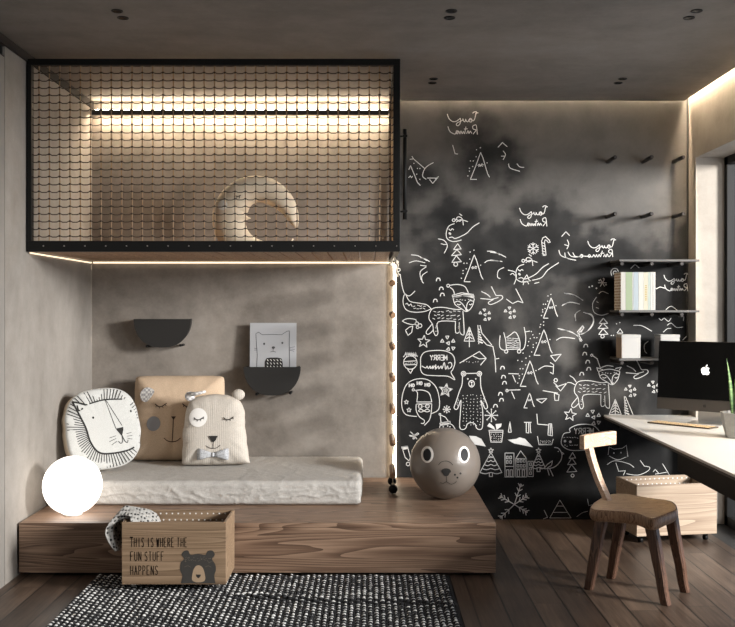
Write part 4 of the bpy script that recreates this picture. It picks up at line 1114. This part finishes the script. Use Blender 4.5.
def nub(mb, x, y, z, lx, ly, lz, a):
    n = 6; ca, sa = cos(a), sin(a); vs = []
    for th, zz in ((1.0, 0), (.75, .7)):
        for k_ in range(n):
            q = 2*pi*k_/n; u_ = lx*th*cos(q); v_ = ly*th*sin(q); vs.append((x+u_*ca-v_*sa, y+u_*sa+v_*ca, z+lz*zz))
    vs.append((x, y, z+lz))
    mb.add(vs, [(k_, (k_+1) % n, n+(k_+1) % n, n+k_) for k_ in range(n)]+[(n+k_, n+(k_+1) % n, 2*n) for k_ in range(n)], 0, True)
for j in range(nr):
    for i in range(nc):
        x = RX0+.010+i*colw+r.uniform(-.0016, .0016); y = RY1-.012-j*roww-((i % 2)*.5)*roww+r.uniform(-.0025, .0025)
        if x > RX1-.006: continue
        z = .0085+ridge(x, y)
        nub(wh, x, y, z, .0112*r.uniform(.65, 1.15), .0088*r.uniform(.65, 1.2), .0085*r.uniform(.6, 1.3), .5+r.uniform(-.5, .5))
        nub(bk, x, y-roww*.5, z, .0120, .0080, .0105*r.uniform(.8, 1.2), .3+r.uniform(-.3, .3)); nub(bk, x+colw*.5, y-roww*.3, z, .0040, .012, .0075*r.uniform(.8, 1.2), r.uniform(-.3, .3))
o = wh.build('white_loops', mat('white_wool', (.66,.655,.64), .95), root, fix=False); o['kind'] = 'stuff'
o = bk.build('black_loops', mat('charcoal_wool', (.022,.022,.024), .95), root, fix=False); o['kind'] = 'stuff'

# ------------------------------------------------------------------ desk
DZ = .676; DX0 = 1.515
root = empty('desk', (0, 0, 0), 0, 'long white topped desk with black drawer box under the window', 'desk')
b = MB(); b.box(DX0, 2.236, 3.0, 5.965, DZ-.012, DZ); b.box(DX0, XR-.004, 5.964, YB-.022, DZ-.012, DZ)
M['desktop'] = mat('white_laminate', (.60,.585,.56), .42)
b.build('tabletop', M['desktop'], root)
b = MB(); b.box(DX0+.003, XR-.006, 3.0, YB-.024, DZ-.026, DZ-.0125); b.build('dark_underlayer', mat('dark_brown_edge', (.05,.038,.03), .6), root)
b = MB(); b.box(DX0+.012, XR-.008, 3.05, 4.68, .559, DZ-.0265); b.build('drawer_box', mat('black_laminate', (.006,.005,.004), .6, spec=.2), root, bevel=.002)
b = MB(); b.box(DX0+.02, XR-.01, 3.0, 3.045, 0, DZ-.0265); b.build('end_panel', M['black_matt'], root)
b = MB(); b.box(DX0+.10, XR-.01, YB-.06, YB-.024, DZ-.09, DZ-.0265); b.build('wall_bracket', M['black_matt'], root)

# ------------------------------------------------------------------ monitor
root = empty('desktop_computer', (1.990, 5.60, DZ), R(-38), 'all-in-one computer with large black glossy screen standing on the white desk', 'computer')
root.rotation_euler = (0, 0, R(-38))
MW, MH, CH = .58, .345, .070; mb0 = .076
tilt = Matrix.Rotation(R(-5), 4, 'X'); Tm = Matrix.Translation((0, 0, mb0)) @ tilt
def rbox(mb, x0, x1, y0, y1, z0, z1): mb.box(x0, x1, y0, y1, z0, z1)
b = MB(); b.box(-MW/2, MW/2, -.006, .012, 0, MH+CH); b.xf(Tm); b.build('housing', mat('dark_aluminium', (.055,.048,.042), .45, .3), root, bevel=.003)
b = MB(); b.box(-MW/2+.002, MW/2-.002, -.0085, -.0062, CH, MH+CH-.002); b.xf(Tm); scr = b.build('screen', mat('screen_glass', (.003,.003,.003), .08, 0, None, 0, .12), root)
ap = smooth([(0,.62),(.3,.78),(.62,.72),(.86,.5),(.70,.22),(.72,-.12),(.95,-.34),(.74,-.80),(.42,-1.0),(.12,-.90),(-.14,-.90),(-.44,-1.0),(-.80,-.66),(-.98,-.1),(-.92,.36),(-.66,.70),(-.34,.78)], 5, True)[:-1]
lf = smooth([(.02,.86),(.08,1.14),(.38,1.42),(.40,1.14),(.22,.92)], 5, True)[:-1]
def mark(b, cx, cz_, s_, y):
    fn = lambda u_, v_: tuple(Tm @ Vector((cx+u_*s_, y, cz_+v_*s_)))
    fill(b, ap, fn); fill(b, lf, fn)
b = MB(); mark(b, 0, CH+MH*.50, .026, -.0092); b.build('screen_logo', mat('lit_logo', (.9,.9,.9), .5, 0, (1, 1, 1), .95), scr, fix=False)
b = MB(); mark(b, 0, CH*.48, .010, -.0068); b.build('chin_logo', M['ink'], root, fix=False)
b = MB(); b.box(-.10, .10, -.015, .17, .0008, .006); b.box(-.085, .085, .13, .145, .006, .26)
b.build('stand', mat('aluminium', (.55,.54,.52), .3, .9), root, bevel=.002)
b = MB(); b.tube([(0, .138, .20), (0, .03, .26)], .02, 12); b.build('hinge', M['steel'], root)

# keyboard
root = empty('keyboard', (1.838, 5.545, DZ), R(-48), 'thin keyboard with golden lit keys lying before the dark screen', 'keyboard')
b = MB(); b.box(-.20, .20, -.052, .052, .001, .009); b.build('tray', mat('keyboard_body', (.07,.05,.03), .5), root, bevel=.003)
b = MB()
for j in range(4):
    for i in range(14):
        x = -.190+i*.0274; b.box(x, x+.0195, -.045+j*.0236, -.045+j*.0236+.0150, .009, .0100)
b.build('keys', mat('cream_keys', (.74,.54,.31), .5), root)

# ------------------------------------------------------------------ potted plant
root = empty('potted_snake_plant', (1.966, 5.03, DZ), 0, 'small snake plant in a faceted grey concrete pot on the desk', 'plant')
b = MB()
prof = [(.064,.001),(.082,.070),(.092,.130),(.094,.135),(.083,.135),(.078,.115),(0,.115)]
nn = 8; vs = []
for (r_, z_) in prof:
    for k_ in range(nn):
        q = 2*pi*(k_+.35)/nn; vs.append((r_*cos(q), r_*sin(q), z_))
fs = [(i*nn+k_, i*nn+(k_+1) % nn, (i+1)*nn+(k_+1) % nn, (i+1)*nn+k_) for i in range(len(prof)-1) for k_ in range(nn)]+[tuple(reversed(range(nn)))]
b.add(vs, fs); b.build('pot', concrete('pot_concrete', (.26,.25,.235), (.33,.32,.30), (.39,.38,.36), 6), root)
b = MB(); b.lathe([(0,.124),(.03,.128),(.072,.122)], n=16); b.build('soil', mat('soil', (.03,.02,.014), .95), root)
m = mat('snake_leaf', (.1,.2,.06), .4); t = NT(m); n1 = t.noise(t.coord((6, 6, 60)), 1, 4, .6, .5)
t.l(t.ramp(n1, [(.35, (.035,.085,.025)), (.6, (.13,.22,.07)), (.75, (.33,.40,.14))]), t.b.inputs['Base Color']); M['leaf'] = m
def leaf(x, y, h, w, lx, ly, tw, seed):
    b = MB(); n = 18; vs = []
    for i in range(n+1):
        s_ = i/n; ww = w*(.55+.9*s_*(1-s_)*2)*(1-s_**3)**.8+.0006
        a = tw+.5*s_; cx, cy, cz_ = x+lx*s_**1.6, y+ly*s_**1.6, .118+h*s_
        dx, dy = cos(a), sin(a); nx, ny = -dy, dx
        for (e, f_) in ((-1, 0), (-.5, -.35), (0, -.5), (.5, -.35), (1, 0), (.5, -.12), (0, -.22), (-.5, -.12)):
            vs.append((cx+dx*e*ww+nx*f_*ww*.8, cy+dy*e*ww+ny*f_*ww*.8, cz_))
    b.add(vs, [(i*8+k_, i*8+(k_+1) % 8, (i+1)*8+(k_+1) % 8, (i+1)*8+k_) for i in range(n) for k_ in range(8)]+[tuple(range(8)), tuple(n*8+k_ for k_ in range(8))], 0, True)
    return b.build('leaf', M['leaf'], root)
leaf(-.035, -.010, .305, .017, -.035, -.01, .3, 1); leaf(-.012, -.018, .27, .014, -.005, .0, .9, 2); leaf(.012, -.030, .15, .020, .02, -.02, .2, 3)
leaf(.035, .01, .24, .017, .03, .01, 1.2, 4); leaf(.0, .03, .22, .016, .01, .03, 2.0, 5); leaf(-.015, -.045, .10, .013, -.02, -.02, .1, 6); leaf(.03, -.03, .12, .014, .03, -.03, .6, 7)

# ------------------------------------------------------------------ wall pegs and shelves
def peg(x, z, label, L_=.225, group='wall pegs'):
    b = MB(); b.tube([(x, CB0-.0005, z), (x, CB0-L_+.004, z), (x, CB0-L_, z)], [.013, .013, .010], 16)
    o = b.build('wall_peg', M['peg']); tag(o, label, 'peg', group); return o
pxs = (1.54, 1.768, 1.966); 
nm = ('left', 'middle', 'right')
for j, z in enumerate((2.31, 1.955)):
    for i, x in enumerate(pxs):
        peg(x, z, '%s dark round peg in the %s row of pegs on the chalkboard' % (nm[i], ('upper', 'lower')[j]), .20)
tops = (1.668, 1.352, 1.052)
for j, z in enumerate(tops):
    root = empty('wall_shelf', (0, 0, 0), 0, ('empty thin grey top shelf on the chalkboard wall', 'thin grey middle shelf carrying the row of books', 'thin grey lowest shelf carrying two white boxes behind the computer')[j], 'shelf', 'thin grey wall shelves')
    b = MB(); b.box(1.555, 2.052, 5.868, CB0-.001, z-.013, z); b.build('board', M['shelf'], root, bevel=.001)
    for x in (1.572, 1.758, 1.944):
        b = MB(); b.tube([(x, CB0-.0005, z-.0265), (x, 5.874, z-.0265), (x, 5.870, z-.0265)], [.013, .013, .010], 16); b.build('support_peg', M['peg'], root)

# ------------------------------------------------------------------ books on the middle shelf
sz = tops[1]+.001; x = 1.566
def paper(name, col): return mat(name, tuple(q**1.5*.5 for q in col), .7)
books = [(.030,.236,(.74,.72,.68),'white book with the brown woven cover at the left end of the row'),(.041,.236,(.52,.60,.44),'pale green book second from the left on the middle shelf'),(.007,.234,(.78,.78,.76),'very thin white book beside the pale green book'),
         (.031,.236,(.60,.66,.70),'pale blue book between white books on the middle shelf'),(.033,.236,(.78,.77,.73),'white book right of the pale blue book'),(.026,.235,(.76,.74,.64),'cream book with yellow spine writing on the middle shelf'),(.016,.236,(.64,.70,.66),'narrow pale mint book beside the spiral notebook'),(.031,.236,(.80,.79,.77),'white spiral notebook at the right end of the books')]
for i, (w_, h_, col, lab) in enumerate(books):
    root = empty('spiral_notebook' if i == 7 else 'book', (x+w_/2, 5.874, sz), 0, lab, 'book', 'books on the middle shelf')
    hw = w_/2-.0006; cm = paper('book_cover_%d' % i, col)
    b = MB(); b.box(-hw, hw, 0, .003, 0, h_); b.box(-hw, -hw+.0015, .003, .150, 0, h_); b.box(hw-.0015, hw, .003, .150, 0, h_); b.build('cover', cm, root)
    b = MB(); b.box(-hw+.0015, hw-.0015, .0035, .146, .003, h_-.003); b.build('pages', paper('pages', (.76,.74,.69)), root)
    if i == 0:
        m = mat('woven_cover', (.3,.2,.14), .8); t = NT(m); br = t.n('ShaderNodeTexBrick'); br.inputs['Scale'].default_value = 14
        br.inputs['Color1'].default_value = (.26,.16,.10,1); br.inputs['Color2'].default_value = (.33,.21,.14,1); br.inputs['Mortar'].default_value = (.62,.56,.48,1); br.inputs['Mortar Size'].default_value = .06
        sp = t.n('ShaderNodeSeparateXYZ'); t.l(t.coord(), sp.inputs[0]); cb = t.n('ShaderNodeCombineXYZ'); t.l(sp.outputs[1], cb.inputs[0]); t.l(sp.outputs[2], cb.inputs[1]); t.l(cb.outputs[0], br.inputs['Vector']); t.l(br.outputs[0], t.b.inputs['Base Color'])
        b = MB(); b.box(-hw-.0025, -hw-.0002, .002, .150, 0, h_); b.build('woven_side', m, root)
    if i == 5:
        b = MB()
        for q in range(9): b.box(-.005, .005, -.0006, 0, .06+q*.011, .06+q*.011+.006)
        b.build('spine_marks', paper('ochre_ink', (.62,.50,.16)), root)
    if i == 7:
        b = MB()
        for q in range(16): b.tube([(.002+.006*cos(a_), -.002-.004*sin(a_), .012+q*.014) for a_ in (0, .8, 1.6, 2.4, 3.14)], .0012, 5)
        b.build('spiral_wire', M['steel'], root)
    x += w_
# two boxes on the lowest shelf
m = mat('white_ribbed_card', (.36,.355,.345), .7); t = NT(m); w = t.n('ShaderNodeTexWave', wave_type='BANDS', bands_direction='Z'); w.inputs['Scale'].default_value = 60; t.l(t.coord(), w.inputs['Vector']); t.bump(w.outputs['Fac'], .4, .004)
M['ribbed'] = m; M['boxside'] = mat('brown_card', (.27,.20,.15), .8); M['boxside2'] = mat('grey_card', (.27,.26,.255), .8)
for i, (xa, lab, sd) in enumerate(((1.570, 'left white ribbed storage box on the lowest shelf', M['boxside']), (1.813, 'right white ribbed storage box on the lowest shelf, partly behind the screen', M['boxside2']))):
    root = empty('storage_box', (xa, 5.874, tops[2]+.001), 0, lab, 'box', 'white boxes on the lowest shelf')
    b = MB(); b.box(.002, .118, 0, .13, 0, .128); b.build('body', M['ribbed'], root, bevel=.002)
    b = MB(); b.box(0, .0018, .001, .129, 0, .128); b.build('side_cover', sd, root)
    b = MB(); b.box(-.001, .120, -.0015, .1315, .1285, .147); b.build('lid', M['ribbed'], root, bevel=.002)

# ------------------------------------------------------------------ wooden chair
root = empty('rustic_chair', (0, 0, 0), 0, 'rustic wooden chair with live edge seat and T-shaped back before the desk', 'chair')
def at(px, py, z):
    s_ = (py-308)/(EYE-z); return ((px-369)/s_, F/s_)
zt, zb = .430, .374
ol = [at(*q, zt) for q in ((590.0,505.5),(597,500),(606,495.5),(618,493),(640,496),(660,499),(673.5,501.5),(677.5,506.5),(676,510),(666,514),(656,518),(647,517.5),(636,512.8),(612,511),(593,509.5))]
ol = smooth(ol, 2, True)[:-1]
cx = sum(p[0] for p in ol)/len(ol); cy = sum(p[1] for p in ol)/len(ol); n = len(ol); b = MB()
rings_ = [(.0, zt-.012), (.55, zt-.010), (.86, zt-.002), (.97, zt), (1.0, zt-.008), (1.01, (zt+zb)/2), (.985, zb+.008), (.95, zb), (.0, zb)]
vs = []
for (k_, z) in rings_:
    for i, (x, y) in enumerate(ol):
        j = 1+.012*noise.noise(Vector((x*22, y*22, z*30)))*(k_ > .9)
        vs.append((cx+(x-cx)*k_*j, cy+(y-cy)*k_*j, z+.003*noise.noise(Vector((x*15, y*15, z)))*(k_ > 0)))
for a_ in range(len(rings_)-1): b.add(vs[a_*n:(a_+2)*n], [(i, (i+1) % n, n+(i+1) % n, n+i) for i in range(n)], 0 if a_ < 3 else 1, True)
ang_ = R(-39)
o = b.build('seat', [M['chairwood'], M['bark']], root, weld=True)
def limb(name, p0, p1, w0, d0, w1, d1, rz, m, bend=0, seed=0):
    b = MB(); N = 10; vs = []
    for i in range(N+1):
        s_ = i/N; w_ = w0+(w1-w0)*s_; d_ = d0+(d1-d0)*s_
        x = p0[0]+(p1[0]-p0[0])*s_; y = p0[1]+(p1[1]-p0[1])*s_; z = p0[2]+(p1[2]-p0[2])*s_
        x += .004*noise.noise(Vector((s_*4, seed, 1)))*(0 < i < N); y += .004*noise.noise(Vector((s_*4, seed, 7)))*(0 < i < N)
        bx = bend*sin(pi*s_)
        x += bx*cos(R(-39)); y += bx*sin(R(-39))
        for (a, c_) in ((-1,-.7),(-.7,-1),(.7,-1),(1,-.7),(1,.7),(.7,1),(-.7,1),(-1,.7)):
            u_, v_ = a*w_/2, c_*d_/2; vs.append((x+u_*cos(rz)-v_*sin(rz), y+u_*sin(rz)+v_*cos(rz), z))
    b.add(vs, [(i*8+k_, i*8+(k_+1) % 8, (i+1)*8+(k_+1) % 8, (i+1)*8+k_) for i in range(N) for k_ in range(8)]+[tuple(range(8)), tuple(N*8+k_ for k_ in range(8))])
    return b.build(name, m, root)
for s_, (f_, t2) in enumerate((((1.068,4.590),(1.135,4.580)), ((1.222,4.775),(1.265,4.700)), ((1.365,4.345),(1.315,4.420)), ((1.520,4.545),(1.445,4.530)))):
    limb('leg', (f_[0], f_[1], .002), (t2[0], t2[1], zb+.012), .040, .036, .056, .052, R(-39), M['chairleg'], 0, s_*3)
fx, fy = cos(R(-39)), sin(R(-39))
limb('back_post', (1.176, 4.628, zt-.02), (1.082, 4.695, .715), .034, .048, .034, .046, R(-39), M['chairback'], -.012, 20)
b = MB(); N = 16; vs = []; dx, dy = .75, .66; c0 = (1.112, 4.690)
for i in range(N+1):
    s_ = (i/N-.5)*2; cv = .030*s_*s_
    for (t3, z) in ((-.014, .676), (.014, .676), (.014, .744), (-.014, .744)):
        vs.append((c0[0]+dx*s_*.135+(cv+t3)*.72, c0[1]+dy*s_*.135-(cv+t3)*.70, z+.004*s_*s_))
b.add(vs, [(i*4+k_, i*4+(k_+1) % 4, (i+1)*4+(k_+1) % 4, (i+1)*4+k_) for i in range(N) for k_ in range(4)]+[(0,1,2,3), (N*4+3,N*4+2,N*4+1,N*4)])
b.build('backrest', M['chairback'], root, bevel=.004)

# ------------------------------------------------------------------ recessed ceiling spots
lab = {(-1.13, 4.24): 'left', (.37, 4.24): 'middle', (1.47, 4.24): 'right', (.375, 5.495): 'back middle', (1.475, 5.495): 'back right'}
proto = None
for (x, y), nme in lab.items():
    for q in (0, 1):
        l_ = 'small black ceiling spot, %s of the %s pair' % (('nearer', 'farther')[q], nme)
        if proto is None:
            root = proto = empty('ceiling_spotlight', (0, 0, 0), 0, l_, 'spotlight', 'black ceiling spotlights')
            b = MB(); b.lathe([(.020,0),(.026,0),(.026,-.004),(.021,-.004),(.020,0)], n=24); b.build('ring', M['black'], root)
            b = MB(); b.lathe([(.0205,-.003),(.012,-.0012),(0,-.0012)], n=24); b.build('lens', mat('dark_lens', (.008,.008,.008), .25), root)
        else: root = copy_tree(proto)
        root['label'] = l_; root.location = (x, y+.10*q, H-.0002)
